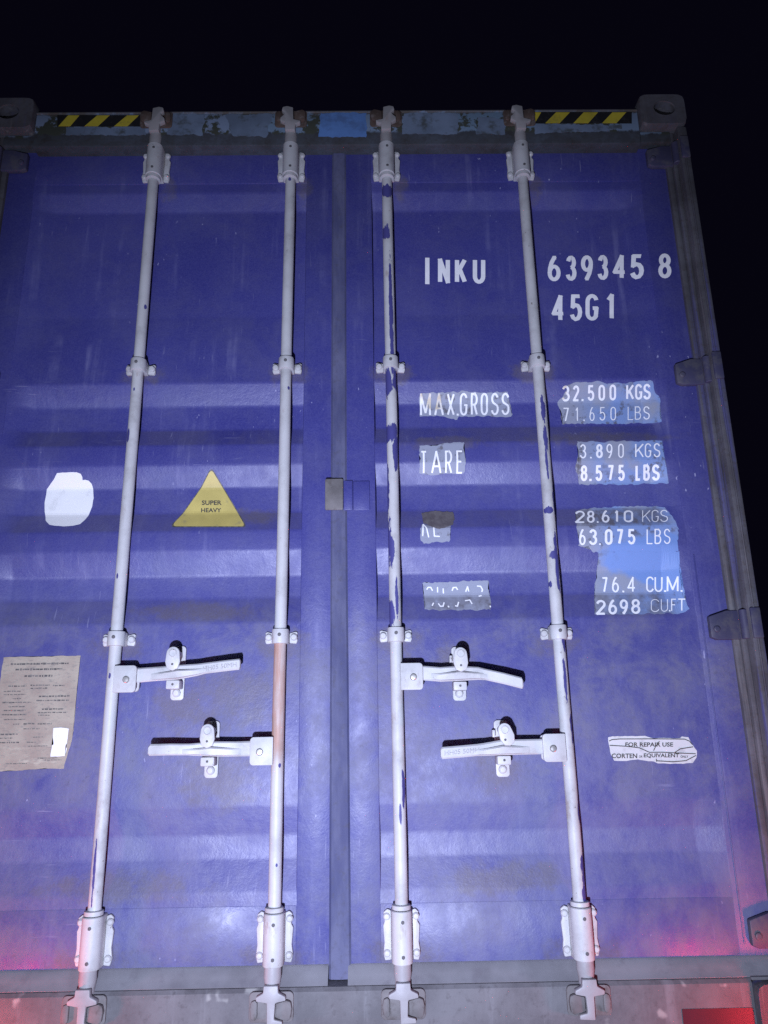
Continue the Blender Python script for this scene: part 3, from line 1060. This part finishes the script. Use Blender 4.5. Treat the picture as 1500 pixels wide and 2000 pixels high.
# ---- bearing brackets (a sleeve bolted to the door rails at each bar end)
def bearing(flip):
    t = MB()
    n = 26
    rings = []
    for z, r in ((-0.062, 0.0245), (-0.060, 0.0268), (0.060, 0.0268), (0.062, 0.0245)):
        ring = []
        for q in range(n + 1):
            a = math.pi + math.pi * q / n
            ring.append((r * math.cos(a), BY - 0.004 + r * math.sin(a), z))
        ring += [(r, 0.0655, z), (-r, 0.0655, z)]
        rings.append(ring)
    t.loft(rings)
    zc = -flip * 0.069
    t.lathe_z(0, BY - 0.002, [(zc - 0.0065, 0.021), (zc - 0.005, 0.0245), (zc + 0.005, 0.0245), (zc + 0.0065, 0.021)])
    rnd = random.Random(5)
    for q in (-1, 1):
        pts = [(0.0269, -0.060), (0.044, -0.062), (0.0475, -0.045), (0.0445, -0.02), (0.047, 0.02), (0.0435, 0.03), (0.046, 0.052), (0.038, 0.060), (0.0269, 0.056)]
        pts = [(q * (x + rnd.uniform(-.0015, .0015) if x > 0.03 else q * 0 + x), z) for x, z in pts]
        if q < 0:
            pts = [(x, z) for x, z in pts][::-1]
        t.prism(pts, 0.055, 0.0655, bev=0.003)
        for zz in (-0.044, 0.042):
            t.lathe_y(q * 0.0385, zz, [(0.055, 0.0095), (0.051, 0.009), (0.0475, 0.006), (0.047, 0.002)], 0, 12)
    for zz in (-0.042, 0.038):
        t.lathe_y(0.002, zz, [(0.0062, 0.0045), (0.0040, 0.0045), (0.0036, 0.003)], 1, 12)
    return t


top_proto = bearing(1).build('bearing_bracket', [M['white'], M['dark']], LD, loc=(BARS[0], 0, 2.650))
bot_proto = bearing(-1).build('bearing_bracket', [M['white'], M['dark']], LD, loc=(BARS[0], 0, 0.243))
for bx in BARS[1:]:
    par = LD if bx < 0 else RD
    copy_of(top_proto, (bx, 0, 2.650), par)
    copy_of(bot_proto, (bx, 0, 0.243), par)

# ---- guide brackets (collar with two bolted ears)
def guide():
    t = MB()
    t.lathe_z(0, BY, [(-0.021, 0.019), (-0.020, 0.0238), (-0.018, 0.0245), (0.018, 0.0245), (0.020, 0.0238), (0.021, 0.019)])
    t.box(-0.0235, 0.0235, BY + 0.004, 0.072, -0.019, 0.019, bev=0.002)
    for q in (-1, 1):
        pts = [(0.0236, -0.017), (0.044, -0.019), (0.0475, -0.010), (0.045, 0.004), (0.0475, 0.013), (0.042, 0.017), (0.0236, 0.012)]
        pts = [(q * x, z) for x, z in pts]
        if q < 0:
            pts = pts[::-1]
        t.prism(pts, 0.060, 0.072, bev=0.003)
        t.lathe_y(q * 0.0365, 0.0, [(0.060, 0.0105), (0.055, 0.010), (0.051, 0.007), (0.0505, 0.002)], 0, 12)
    t.lathe_y(0.0, 0.003, [(0.0125, 0.0050), (0.0095, 0.0050), (0.0091, 0.003)], 1, 12)
    return t


g_proto = guide().build('guide_bracket', [M['white'], M['dark']], LD, loc=(BARS[0], 0, 1.878))
for bx in BARS:
    par = LD if bx < 0 else RD
    if bx != BARS[0]:
        copy_of(g_proto, (bx, 0, 1.878), par)
    lo = copy_of(g_proto, (bx, 0, 1.019), par)

# ---- handles, their hubs, and the catches that hold them
def band(t, st, th, mi=0):
    """loft along stations (x, z, half height, y front)"""
    rings = []
    for (x, z, hh, y) in st:
        c = min(0.004, hh * 0.4)
        rings.append([(x, y + c, z - hh), (x, y, z - hh + c), (x, y, z + hh - c), (x, y + c, z + hh), (x, y + th - c, z + hh), (x, y + th, z + hh - c), (x, y + th, z - hh + c), (x, y + th - c, z - hh)])
    t.loft(rings, mi)


def handle(bar, bx, d, zhub, arm_px, catch_px, par, grip_txt=None, lug_swing=0.0, hub_bright=False):
    # hub
    t = MB()
    hz = 0.037
    x0, x1 = bx + d * 0.010, bx + d * 0.073
    cs = (1, 0, 0, 1) if d > 0 else (0, 1, 1, 0)
    t.prism(rrect(min(x0, x1), max(x0, x1), zhub - hz, zhub + hz, 0.010, 5, cs), 0.008, 0.018, bev=0.002)
    t.prism(rrect(min(x0, x1), max(x0, x1), zhub - hz * 0.92, zhub + hz * 0.92, 0.010, 5, cs), 0.040, 0.050, bev=0.002)
    t.lathe_y(bx + d * 0.046, zhub - 0.002, [(0.0078, 0.010), (0.0045, 0.0095), (0.0025, 0.007), (0.002, 0.002)], 1, 14)
    t.build('handle_hub', [M['white'], M['steel']], bar)
    # arm and grip
    t = MB()
    st = []
    for (px, py, hh, y) in arm_px:
        x, z = pl(px, py, y)
        st.append((x, z, hh, y))
    st.insert(0, (bx + d * 0.030, zhub + 0.006, 0.016, 0.0215))
    if st[0][0] > st[-1][0]:
        st = st[::-1]
    band(t, st, 0.014)
    # forged ridge along the lower edge at the catch: casts the slit-like shadow
    cx, cz = pl(catch_px[0], catch_px[1], 0.008)

    def zc(x):
        for (xa, za, ha, ya), (xb, zb, hb, yb) in zip(st, st[1:]):
            if xa <= x <= xb:
                k = (x - xa) / max(1e-6, xb - xa)
                return za + (zb - za) * k, ha + (hb - ha) * k, ya + (yb - ya) * k
        return st[-1][1], st[-1][2], st[-1][3]
    rings = []
    for k in range(-6, 7):
        u = k / 6.0
        x = cx + u * 0.078
        z, hh, y = zc(x)
        pr = 0.0008 + 0.0125 * (1 - abs(u)) ** 0.8
        zl, zh = z - hh * 0.92, z + hh * (0.30 - 0.28 * abs(u))
        rings.append([(x, y + 0.006, zl), (x, y - pr * 0.8, zl + 0.003), (x, y - pr, zh - 0.004), (x, y - pr * 0.6, zh), (x, y + 0.006, zh)])
    t.loft(rings)
    h = t.build('handle', M['white'], bar)
    # catch: base plate on the door, lower stop, swinging lug that laps over the top of the handle
    t = MB()
    bxx, bzz = pl(catch_px[0], catch_px[1], 0.06)
    z, hh, y = zc(cx)
    t.prism(rrect(bxx - 0.019, bxx + 0.019, bzz - 0.078, bzz + 0.074, 0.010), 0.060, 0.0695, bev=0.002)
    t.box(bxx - 0.021, bxx + 0.017, 0.014, 0.060, z - hh - 0.026, z - hh - 0.0015, bev=0.004)
    t.lathe_y(bxx - 0.001, bzz - 0.058, [(0.0598, 0.012), (0.054, 0.011), (0.050, 0.007), (0.0495, 0.002)], 0, 14)
    t.box(bxx - 0.027, bxx - 0.019, 0.040, 0.0600, bzz + 0.028, bzz + 0.048, bev=0.002)
    # lug
    lug = []
    zb = z + hh * 0.15
    lt = bzz + 0.066
    for a in range(0, 181, 20):
        lug.append((0.0185 * math.cos(RAD(a)), (lt - 0.018 - zb) + 0.0185 * math.sin(RAD(a))))
    lug += [(-0.0205, 0.024), (-0.015, 0.006), (0.0, 0.0), (0.015, 0.006), (0.0205, 0.024)]
    ca, sa = math.cos(lug_swing), math.sin(lug_swing)
    pv = (bxx, lt - 0.018)
    pts = []
    for u, v in lug:
        dv = v - (lt - 0.018 - zb)
        pts.append((pv[0] + u * ca - dv * sa, pv[1] + u * sa + dv * ca))
    t.prism(pts, y - 0.0185, y - 0.0095, bev=0.0025)
    t.lathe_y(pv[0], pv[1], [(0.0598, 0.011), (y - 0.0095, 0.0115)], 0, 16)
    t.lathe_y(pv[0], pv[1], [(y - 0.0184, 0.0118), (y - 0.0205, 0.0115), (y - 0.0212, 0.0095), (y - 0.0192, 0.0085), (y - 0.0190, 0.002)], 0, 18)
    t.lathe_y(bxx, zb + 0.018, [(y - 0.0186, 0.0034), (y - 0.0182, 0.0034)], 1, 10)
    t.lathe_y(bxx - 0.002, z - hh - 0.013, [(0.0139, 0.0036), (0.0142, 0.0036)], 1, 10)
    t.build('handle_catch', [M['white'], M['dark']], par)
    return h, st


H1 = handle(bars[0], BARS[0], 1, 0.905, [(266, 1319, .0200, .018), (305, 1316, .0195, .015), (346, 1313, .0200, .010), (385, 1308, .0165, .004), (400, 1305, .0150, -.001), (440, 1300, .0150, -.006), (467, 1297, .0150, -.007), (469, 1297, .011, -.005)],
            (348, 1313), LD)
H2 = handle(bars[2], BARS[2], 1, 0.900, [(822, 1314, .0200, .018), (860, 1317, .0200, .014), (897, 1315, .0205, .010), (935, 1315, .0175, .004), (948, 1317, .0155, -.001), (985, 1325, .0155, -.006), (1020, 1334, .0155, -.009), (1022, 1335, .011, -.007)],
            (896, 1314), RD)
H3 = handle(bars[1], BARS[1], -1, 0.707, [(497, 1462, .0200, .018), (460, 1463, .0195, .014), (418, 1463, .0195, .010), (378, 1464, .0160, .004), (368, 1464, .0150, -.001), (330, 1464, .0150, -.005), (292, 1465, .0150, -.006), (289, 1466, .011, -.004)],
            (414, 1462), LD)
H4 = handle(bars[3], BARS[3], -1, 0.703, [(1068, 1458, .0200, .018), (1025, 1459, .0200, .014), (982, 1460, .0200, .010), (945, 1464, .0165, .004), (932, 1465, .0155, -.001), (900, 1468, .0155, -.006), (864, 1471, .0155, -.009), (861, 1471, .011, -.007)],
            (980, 1460), RD, lug_swing=0.32)


# raised forging marks on the grips
def grip_mark(h, st, bar, text, pxbox):
    """raised letters on the grip: pxbox = left x, right x, left centre y, right centre y, height px"""
    l, r, yl, yr, hp = pxbox
    cu = bpy.data.curves.new('t', 'FONT')
    cu.body = text
    cu.resolution_u = 2
    cu.extrude = 0.03
    o = bpy.data.objects.new('t', cu)
    C.objects.link(o)
    dg = bpy.context.evaluated_depsgraph_get()
    me = bpy.data.meshes.new_from_object(o.evaluated_get(dg))
    bpy.data.objects.remove(o)
    bpy.data.curves.remove(cu)
    xs = [v.co.x for v in me.vertices]; ys = [v.co.y for v in me.vertices]
    x0, x1, y0, y1 = min(xs), max(xs), min(ys), max(ys)
    bm = bmesh.new()

    def yat(x):
        for (xa, za, ha, ya), (xb, zb, hb, yb) in zip(st, st[1:]):
            if xa <= x <= xb:
                return ya + (yb - ya) * (x - xa) / max(1e-6, xb - xa)
        return st[-1][3]
    vs = []
    for v in me.vertices:
        u, q = (v.co.x - x0) / (x1 - x0), (v.co.y - y0) / (y1 - y0)
        X, Zz = pl(l + (r - l) * u, yl + (yr - yl) * u + hp * (0.5 - q), -0.006)
        vs.append(bm.verts.new((X, yat(X) + (-0.0016 if v.co.z > 0 else 0.001), Zz)))
    for p in me.polygons:
        try:
            bm.faces.new([vs[k] for k in p.vertices])
        except ValueError:
            pass
    bpy.data.meshes.remove(me)
    mm = MB()
    mm._add(bm)
    mm.build('forged_mark', M['mark'], bar)


M['mark'] = make_plain('worn_raised_letter', (0.40, 0.39, 0.40), 0.55, 0.2, dirt_amt=0.5, scale=70)
grip_mark(*H1, bars[0], 'HH05 50MH', (396, 462, 1306, 1298, 9))
grip_mark(*H4, bars[3], 'HH05 50MH', (868, 936, 1471, 1465, 9))

# ---- plate across the seam
t = MB()
x0, z0 = pl(635, 997, 0.052)
x1, z1 = pl(670, 936, 0.052)
t.prism(rrect(x0, x1, z0, z1, 0.004), 0.0445, 0.0525, 0, bev=0.002)
t.build('seam_plate', M['rustplate'] if 'rustplate' in M else M['keeper'], RD, 'small rusty plate crossing the seam between the doors')
t = MB()
x2, _ = pl(722, 960, 0.058)
x3, _ = pl(689, 960, 0.058)
t.box(x1 + 0.001, x3, 0.0585, 0.0655, z0 + 0.002, z1 - 0.001, bev=0.003)
t.box(x3 + 0.001, x2, 0.0610, 0.0655, z0 + 0.002, z1 - 0.003, bev=0.003)
t.build('seam_plate_base', M['blue'], RD)

# ---- hazard strips and old paint on the header
def hpoly(pts, y):
    return [pl(x, q, y) for x, q in pts]


def hazard(x_l, x_r, stripes, yt, yb):
    t = MB()
    t.prism(hpoly([(x_l, yb), (x_r, yb), (x_r, yt), (x_l, yt)], 0.019), 0.0188, 0.0199, 0)
    for (ta, tb, ba, bb) in stripes:
        t.prism(hpoly([(ba, yb - .4), (bb, yb - .4), (tb, yt + .4), (ta, yt + .4)], 0.0185), 0.0182, 0.0189, 1)
    return t.build('hazard_strip', [M['black'], M['yellow']], header)


hazard(112, 284, [(133, 155, 114, 137), (190, 214, 165, 191), (248, 271, 223, 249)], 225, 247)
hazard(1041, 1234, [(1043, 1057, 1043, 1044.5), (1086, 1113, 1065, 1093), (1140, 1168, 1120, 1149), (1196, 1223, 1176, 1204)], 219, 241)
rp = lambda pts, s, amp=0.003: ragged(hpoly(pts, 0.019), 0.008, amp, s)
t = MB()
t.prism(rp([(622, 266), (716, 268), (716, 220), (624, 220)], 3, 0.004), 0.0190, 0.0199, 0)
t.build('paint_patch', M['tape'], header, 'light blue patch in the middle of the header')
for k, pts in enumerate(([(326, 262), (396, 264), (400, 222), (330, 222)], [(128, 262), (285, 264), (285, 248), (128, 248)],
                         [(455, 264), (520, 268), (532, 224), (440, 223)], [(785, 262), (895, 262), (895, 222), (790, 222)],
                         [(930, 262), (985, 262), (990, 232), (935, 228)], [(1045, 262), (1110, 258), (1215, 252), (1215, 243), (1045, 243)])):
    t = MB()
    t.prism(rp(pts, 30 + k, 0.0045), 0.0192, 0.0199, 0)
    t.build('paint_patch', M['worn'], header)

# ------------------------------------------------------------------ markings on the right door
lettering('owner_code', 'white stencilled letters INKU', RD, [('INKU', [(829, 840), (855, 879), (888, 912), (923, 948)], 504, 555.5, 504, 555.5, 9)])
lettering('serial_number', 'white stencilled number 639345', RD,
          [('639345', [(1069, 1095), (1105, 1126), (1134, 1158), (1167, 1188), (1196, 1224), (1231, 1257)], 500, 551, 496.3, 546.3, 8.6)])
lettering('check_digit', 'white stencilled figure 8', RD, [('8', [(1285, 1311)], 495, 545, 495, 545, 8.6)])
lettering('size_code', 'white stencilled code 45G1', RD, [('45G1', [(1077, 1104), (1113, 1137), (1143, 1169), (1180, 1205)], 576, 630, 573, 626, 8.6)])


def patch(pts, seed, name='marking_patch', mat='patch', eps=0.0009, amp=0.0036, label=None):
    bm = bmesh.new()
    add_poly(bm, ragged(px_poly(pts), 0.006, amp, seed))
    drape(bm, eps)
    return finish(bm, name, M[mat], RD, label)


patch([(820, 770), (842, 767), (890, 766), (905, 763), (960, 767), (990, 766), (1001, 809), (998, 815), (930, 813), (896, 813), (893, 820), (882, 818), (868, 812), (820, 814)], 1)
patch([(1107, 757), (1117, 748), (1160, 746), (1200, 748), (1274, 745), (1278, 768), (1288, 777), (1287, 800), (1292, 824), (1240, 826), (1200, 829), (1180, 828), (1097, 829), (1094, 805), (1090, 787), (1098, 778)], 2)
patch([(819, 870), (858, 869), (870, 866), (906, 864), (907, 890), (908, 905), (905, 925), (850, 926), (821, 924)], 3)
patch([(1127, 861), (1170, 863), (1220, 862), (1293, 861), (1297, 885), (1300, 910), (1304, 930), (1306, 944), (1250, 945), (1180, 947), (1130, 948), (1127, 930), (1123, 913), (1128, 900)], 4)
patch([(1123, 1000), (1150, 994), (1190, 990), (1230, 988), (1300, 990), (1315, 1010), (1325, 1033), (1323, 1060), (1325, 1079), (1156, 1079), (1150, 1067), (1131, 1066), (1128, 1030)], 5)
patch([(1325, 1077), (1326, 1090), (1328, 1120), (1334, 1150), (1338, 1170), (1347, 1190), (1330, 1197), (1250, 1200), (1163, 1200), (1161, 1160), (1164, 1120), (1168, 1096), (1170, 1077)], 15, eps=0.0012)
patch([(823, 1026), (880, 1024), (877, 1058), (855, 1059), (828, 1062), (823, 1056)], 6)
patch([(825, 1138), (870, 1137), (900, 1134), (953, 1134), (957, 1170), (958, 1190), (870, 1193), (830, 1190)], 8)
patch([(823, 1002), (850, 997), (884, 1000), (887, 1012), (884, 1026), (872, 1031), (858, 1034), (848, 1031), (836, 1028), (826, 1022)], 7, 'rust_stain', 'stain', 0.0030, 0.003, 'brown stain over the top of the worn NET marking')

lettering('weight_marking', 'worn white lettering MAX.GROSS', RD,
          [('MAX.GROSS', [(820.4, 841.7), (848, 867), (872.7, 888), (891.6, 896), (898, 913), (919.6, 933), (938.7, 953), (958.7, 974), (979, 995)], 768.7, 813, 767.7, 811, 3.8)])
lettering('weight_marking', 'white lettering 32.500 KGS', RD,
          [('32.500KGS', [(1097.5, 1112.5), (1118.6, 1131.4), (1135, 1140), (1147.5, 1160.5), (1168.5, 1181.5), (1190, 1203), (1222.6, 1238), (1240, 1254), (1256, 1270.5)], 754, 785, 750, 780.5, 4.0)])
lettering('weight_marking', 'thin worn lettering 71.650 LBS', RD,
          [('71.650LBS', [(1099, 1110.7), (1122, 1131), (1139, 1142), (1151, 1161), (1170.8, 1182), (1192, 1202.7), (1225.7, 1237), (1239.5, 1251.7), (1256, 1268.6)], 796.7, 824, 793.7, 819.7,
            [2.6, 2.0, 2.6, 2, 2.2, 2, 1.5, 2, 2])])
lettering('weight_marking', 'white lettering TARE', RD, [('TARE', [(821, 833.7), (842, 862), (869, 883), (891, 904)], 881, 926, 880, 925.5, 3.4)])
lettering('weight_marking', 'white lettering 3.890 KGS', RD,
          [('3.890KGS', [(1132.6, 1144.7), (1151.5, 1156), (1163.6, 1177), (1184, 1195.8), (1207, 1218), (1240, 1257), (1259, 1271.7), (1276, 1289.3)], 868, 896, 865.7, 893.5, [2.8, 3, 4.2, 2.5, 2.4, 2.7, 2.4, 2.6])])
lettering('weight_marking', 'bold white lettering 8.575 LBS', RD,
          [('8.575LBS', [(1133.7, 1147), (1151, 1155), (1162.8, 1176), (1185.8, 1198), (1207, 1220), (1240.7, 1251.7), (1256, 1269), (1273, 1288)], 909.4, 940, 907.5, 939, 4.4)])
lettering('weight_marking', 'white lettering 28.610 KGS with faint units', RD,
          [('28.610KGS', [(1123, 1142.5), (1146, 1161), (1165, 1169), (1175, 1190), (1199, 1209), (1218, 1236), (1254, 1270), (1272.5, 1286), (1289, 1304)], 997.5, 1022, 996, 1019.5, [3.6, 3.6, 3, 3.6, 3.8, 3.6, 1.6, 1.5, 1.6])])
lettering('weight_marking', 'white lettering 63.075 LBS', RD,
          [('63.075LBS', [(1131, 1143.5), (1150.5, 1166), (1169.5, 1173.5), (1181, 1196), (1203, 1216.5), (1226, 1240.5), (1262.5, 1275), (1278, 1291), (1296, 1309)], 1034, 1065, 1033, 1062.5, [3.2, 4.2, 3, 4.6, 4.4, 4.2, 2.2, 2.4, 2.2])])
lettering('volume_marking', 'white lettering 76.4 CU.M.', RD,
          [('76.4CU.M.', [(1174.7, 1186), (1195, 1208.5), (1215, 1219), (1225, 1241), (1261.7, 1276.7), (1278, 1293.5), (1296.7, 1300.5), (1302, 1324.5), (1329, 1332.5)], 1127.5, 1157.5, 1125.5, 1156, [3.2, 3, 3.4, 2.8, 2.8, 2.8, 3.4, 2.8, 3.2])])
lettering('volume_marking', 'white number 2698 with faded units CU.FT', RD,
          [('2698', [(1164, 1183), (1188, 1204.7), (1210, 1226), (1232.5, 1250)], 1172, 1201, 1170, 1199, 4.2),
           ('CU.FT', [(1271, 1287), (1290.5, 1304), (1306, 1309), (1310.5, 1320.5), (1323, 1339)], 1170.5, 1195.5, 1169, 1193.5, [1.3, 1.3, 2.5, 1.8, 2.2])])


def strokes(name, label, paths, ox, oy, sc, wpx):
    bm = bmesh.new()
    for i, p in enumerate(paths):
        add_ribbon(bm, [at(ox + x / sc, oy + y / sc) for x, y in p], wpx / 610.0, lift=0.0002 * (i % 2), step=0.003)
    drape(bm, 0.0022)
    return finish(bm, name, M['letter'], RD, label)


strokes('weight_marking', 'surviving strokes of the worn word NET', [[(192, 505), (197, 330)], [(197, 330), (247, 385), (280, 525)], [(385, 378), (352, 372), (362, 505), (442, 510)]], 800, 980, 7.5, 2.4)
strokes('volume_marking', 'broken remains of the word CU.CAP.', [[(250, 1288), (270, 1255), (310, 1255), (335, 1305)], [(330, 1525), (350, 1480)], [(408, 1250), (410, 1330)], [(490, 1270), (495, 1345)],
        [(420, 1490), (450, 1532), (490, 1530), (505, 1475)], [(560, 1525), (578, 1548)], [(622, 1305), (638, 1258), (680, 1255), (703, 1292)], [(665, 1525), (700, 1530), (717, 1468)],
        [(820, 1320), (848, 1245), (865, 1315)], [(810, 1450), (880, 1440), (914, 1498)], [(985, 1235), (1040, 1240), (1067, 1290), (1055, 1322)], [(1010, 1386), (1054, 1374)], [(1178, 1522), (1183, 1548)]], 800, 980, 7.5, 2.3)

# repair label
rl = lambda pts: [(1100 + x / 3.6376, 1150 + y / 3.6376) for x, y in pts]
bm = bmesh.new()
add_poly(bm, ragged(px_poly(rl([(318, 1055), (350, 1047), (580, 1045), (640, 1060), (830, 1062), (842, 1049), (890, 1053), (920, 1110), (948, 1150), (946, 1200), (920, 1238), (850, 1243), (670, 1243), (640, 1230), (530, 1213), (430, 1224), (360, 1222), (340, 1180), (325, 1110)])), 0.007, 0.0012, 9))
drape(bm, 0.0008)
lab = finish(bm, 'repair_label', M['label'], RD, 'torn white label FOR REPAIR USE CORTEN OR EQUIVALENT ONLY')
bm = bmesh.new()
for (s, l, r, tp, bt) in (('FOR REPAIR USE', 440, 780, 1091, 1122), ('CORTEN', 343, 525, 1170, 1204), ('OR', 537, 563, 1184, 1200), ('EQUIVALENT', 571, 822, 1169, 1203), ('ONLY', 832, 888, 1184, 1201)):
    font_text(bm, s, (1100 + l / 3.6376, 1100 + 50 * 0 + r / 3.6376, *(1150 + q / 3.6376 for q in (tp, bt, tp, bt))), embolden=0.028)
for i, p in enumerate(([(325, 1082), (345, 1072), (400, 1067), (640, 1066), (860, 1068), (895, 1082), (917, 1108)], [(328, 1112), (450, 1119), (540, 1130), (612, 1162), (700, 1161), (800, 1166), (940, 1172)],
                       [(790, 1164), (830, 1137), (920, 1123)], [(662, 1222), (780, 1229), (870, 1221), (942, 1184)], [(682, 1084), (655, 1120), (640, 1150)], [(660, 1208), (662, 1228)])):
    add_ribbon(bm, px_poly(rl(p)), 1.5 / 640, lift=0.0003 + 0.0001 * i, step=0.01)
drape(bm, 0.0013)
finish(bm, 'label_print', M['ink'], RD)

# ------------------------------------------------------------------ stickers on the left door
def ldec(pts, name, mat, eps=0.0009, amp=0.0, seed=1, label=None, sc=3.0, ox=0, oy=850, step=0.006):
    bm = bmesh.new()
    add_poly(bm, ragged(px_poly([(ox + x / sc, oy + y / sc) for x, y in pts]), step, amp, seed))
    drape(bm, eps)
    return finish(bm, name, M[mat], LD, label)


ldec([(335, 222), (370, 218), (450, 218), (474, 226), (484, 245), (484, 262), (500, 262), (520, 268), (536, 285), (546, 315), (548, 370), (540, 420), (522, 465), (498, 496), (470, 520), (430, 530), (380, 535), (320, 531), (290, 525), (268, 500), (266, 470), (262, 450),
      (262, 400), (268, 360), (275, 318), (300, 280), (314, 262), (325, 240)], 'round_patch', 'sticker', amp=0.0007, seed=4, label='blank round white patch with a ragged edge')


def rounded_tri(a, b, c, r):
    out = []
    P = [Vector(a), Vector(b), Vector(c)]
    for i in range(3):
        p, q, s = P[i - 1], P[i], P[(i + 1) % 3]
        d1, d2 = (p - q).normalized(), (s - q).normalized()
        e1, e2 = q + d1 * r, q + d2 * r
        for k in range(6):
            u = k / 5
            out.append(tuple((1 - u) ** 2 * e1 + 2 * u * (1 - u) * q + u * u * e2))
    return out


tri = rounded_tri((1240, 200), (1438, 534), (1008, 534), 26)
ldec(tri, 'warning_sticker', 'warn', label='yellow triangular sticker reading SUPER HEAVY')
tri2 = [(1240 + (x - 1240) * 1.05, 420 + (y - 420) * 1.05) for x, y in tri]
ldec(tri2, 'sticker_edge', 'ghost', eps=0.0005)
bm = bmesh.new()
font_text(bm, 'SUPER', (1183 / 3, 1299 / 3, 850 + 383 / 3, 850 + 410 / 3, 850 + 383 / 3, 850 + 410 / 3), embolden=0.024)
font_text(bm, 'HEAVY', (1179 / 3, 1297 / 3, 850 + 428 / 3, 850 + 453 / 3, 850 + 428 / 3, 850 + 453 / 3), embolden=0.024)
drape(bm, 0.0016)
finish(bm, 'warning_text', M['ink'], LD)

# document film with lines of illegible print
k8 = lambda pts: [(x / 8.0, 1270 + y / 8.0) for x, y in pts]
bm = bmesh.new()
add_poly(bm, ragged(px_poly(k8([(60, 108), (640, 96), (1262, 84), (1250, 200), (1225, 420), (1195, 760), (1165, 1020), (1150, 1250), (1100, 1500), (1050, 1640), (1000, 1850), (700, 1845), (350, 1878), (-60, 1895), (-40, 1200), (-20, 700), (30, 300)])), 0.008, 0.0014, 21))
drape(bm, 0.0008)
finish(bm, 'data_plate', M['plate'], LD, 'faded beige plate of small illegible print')
rnd = random.Random(11)
bm = bmesh.new()
rows = [(215, 170, 1075, 20), (300, 245, 975, 22), (405, 385, 820, 22), (560, 130, 420, 12), (550, 480, 780, 12), (598, 480, 740, 12), (560, 830, 1010, 12), (640, 60, 330, 9), (690, 60, 400, 9), (725, 610, 1090, 14), (755, 200, 330, 10), (790, 570, 1080, 14), (815, 40, 490, 12),
        (880, 130, 390, 10), (925, 660, 1000, 14), (940, 60, 400, 12), (980, 590, 1040, 10), (1005, 30, 410, 12), (1020, 600, 780, 10), (1080, 60, 400, 8), (1155, 210, 300, 12), (1150, 370, 540, 12), (1155, 590, 810, 14), (1230, 370, 620, 9), (1310, -40, 280, 14), (1370, -40, 200, 10),
        (1360, 520, 680, 9), (1440, -40, 300, 12), (1440, 420, 560, 9), (1500, 440, 740, 10), (1690, 590, 900, 9), (1770, 100, 420, 8), (1720, 700, 960, 8)]
for (yy, xa, xb, hh) in rows:
    x = xa
    while x < xb:
        wd = rnd.uniform(16, 60)
        dx = -0.10 * (yy - 215) * 0.0
        y1 = yy + rnd.uniform(-2, 2) - 0.014 * (x - 400)
        a, b = at((x) / 8.0, 1270 + y1 / 8.0), at((min(x + wd, xb)) / 8.0, 1270 + y1 / 8.0)
        add_ribbon(bm, [a, b], hh * rnd.uniform(0.8, 1.5) / 8 / 640, step=0.02)
        x += wd + rnd.uniform(5, 16)
drape(bm, 0.0013)
finish(bm, 'plate_print', M['ghost'], LD)
bm = bmesh.new()
add_poly(bm, ragged(px_poly(k8([(840, 1215), (960, 1212), (1078, 1225), (1062, 1330), (1050, 1450), (1030, 1490), (1050, 1540), (1015, 1655), (790, 1662), (810, 1490), (838, 1470), (830, 1330)])), 0.006, 0.0008, 5))
drape(bm, 0.0018)
finish(bm, 'small_sticker', M['sticker'], LD, 'small white sticker at the corner of the faded plate')

# ------------------------------------------------------------------ red marker lamps on the trailer's rear corners
def marker_lamp(name, loc, label, sx):
    e = bpy.data.objects.new(name, None)
    C.objects.link(e)
    e.location = loc
    e['label'] = label
    e['category'] = 'lamp'
    e['group'] = 'red lamps at the lower corners of the container'
    t = MB()
    t.lathe_y(0, 0, [(0.016, 0.030), (0.012, 0.040), (-0.010, 0.042), (-0.016, 0.038)], 0, 24)
    t.build('housing', M['tyre'], e)
    t = MB()
    t.lathe_y(0, 0, [(-0.0162, 0.036), (-0.024, 0.034), (-0.031, 0.022), (-0.033, 0.006)], 0, 24)
    t.build('lens', M['lamp'], e)
    t = MB()
    t.box(-0.012, 0.012, 0.002, 0.014, -0.16, -0.040, bev=0.003)
    t.build('stalk', M['tyre'], e)
    l = bpy.data.lights.new('marker_light', 'POINT')
    l.energy = 8.5 if sx > 0 else 9
    l.specular_factor = 0.0
    l.color = (1.0, 0.05, 0.06)
    l.shadow_soft_size = 0.035
    lo = bpy.data.objects.new('marker_light', l)
    C.objects.link(lo)
    lo.parent = e
    lo.location = (0, -0.085, 0)
    return e


marker_lamp('marker_lamp', (-1.0, -0.11, -0.04), 'round red lamp on a black stalk at the lower left corner of the container', -1)
marker_lamp('marker_lamp', (1.17, -0.11, -0.04), 'round red lamp on a black stalk at the lower right corner of the container', 1)

t = MB()
x0, z0 = pl(1332, 1971, 0.0205)
t.prism(rrect(x0, 1.05, z0 - 0.055, z0, 0.003), 0.0203, 0.0219, 0)
t.build('reflective_strip', M['board'], sill, 'dark red reflective strip at the right end of the sill')
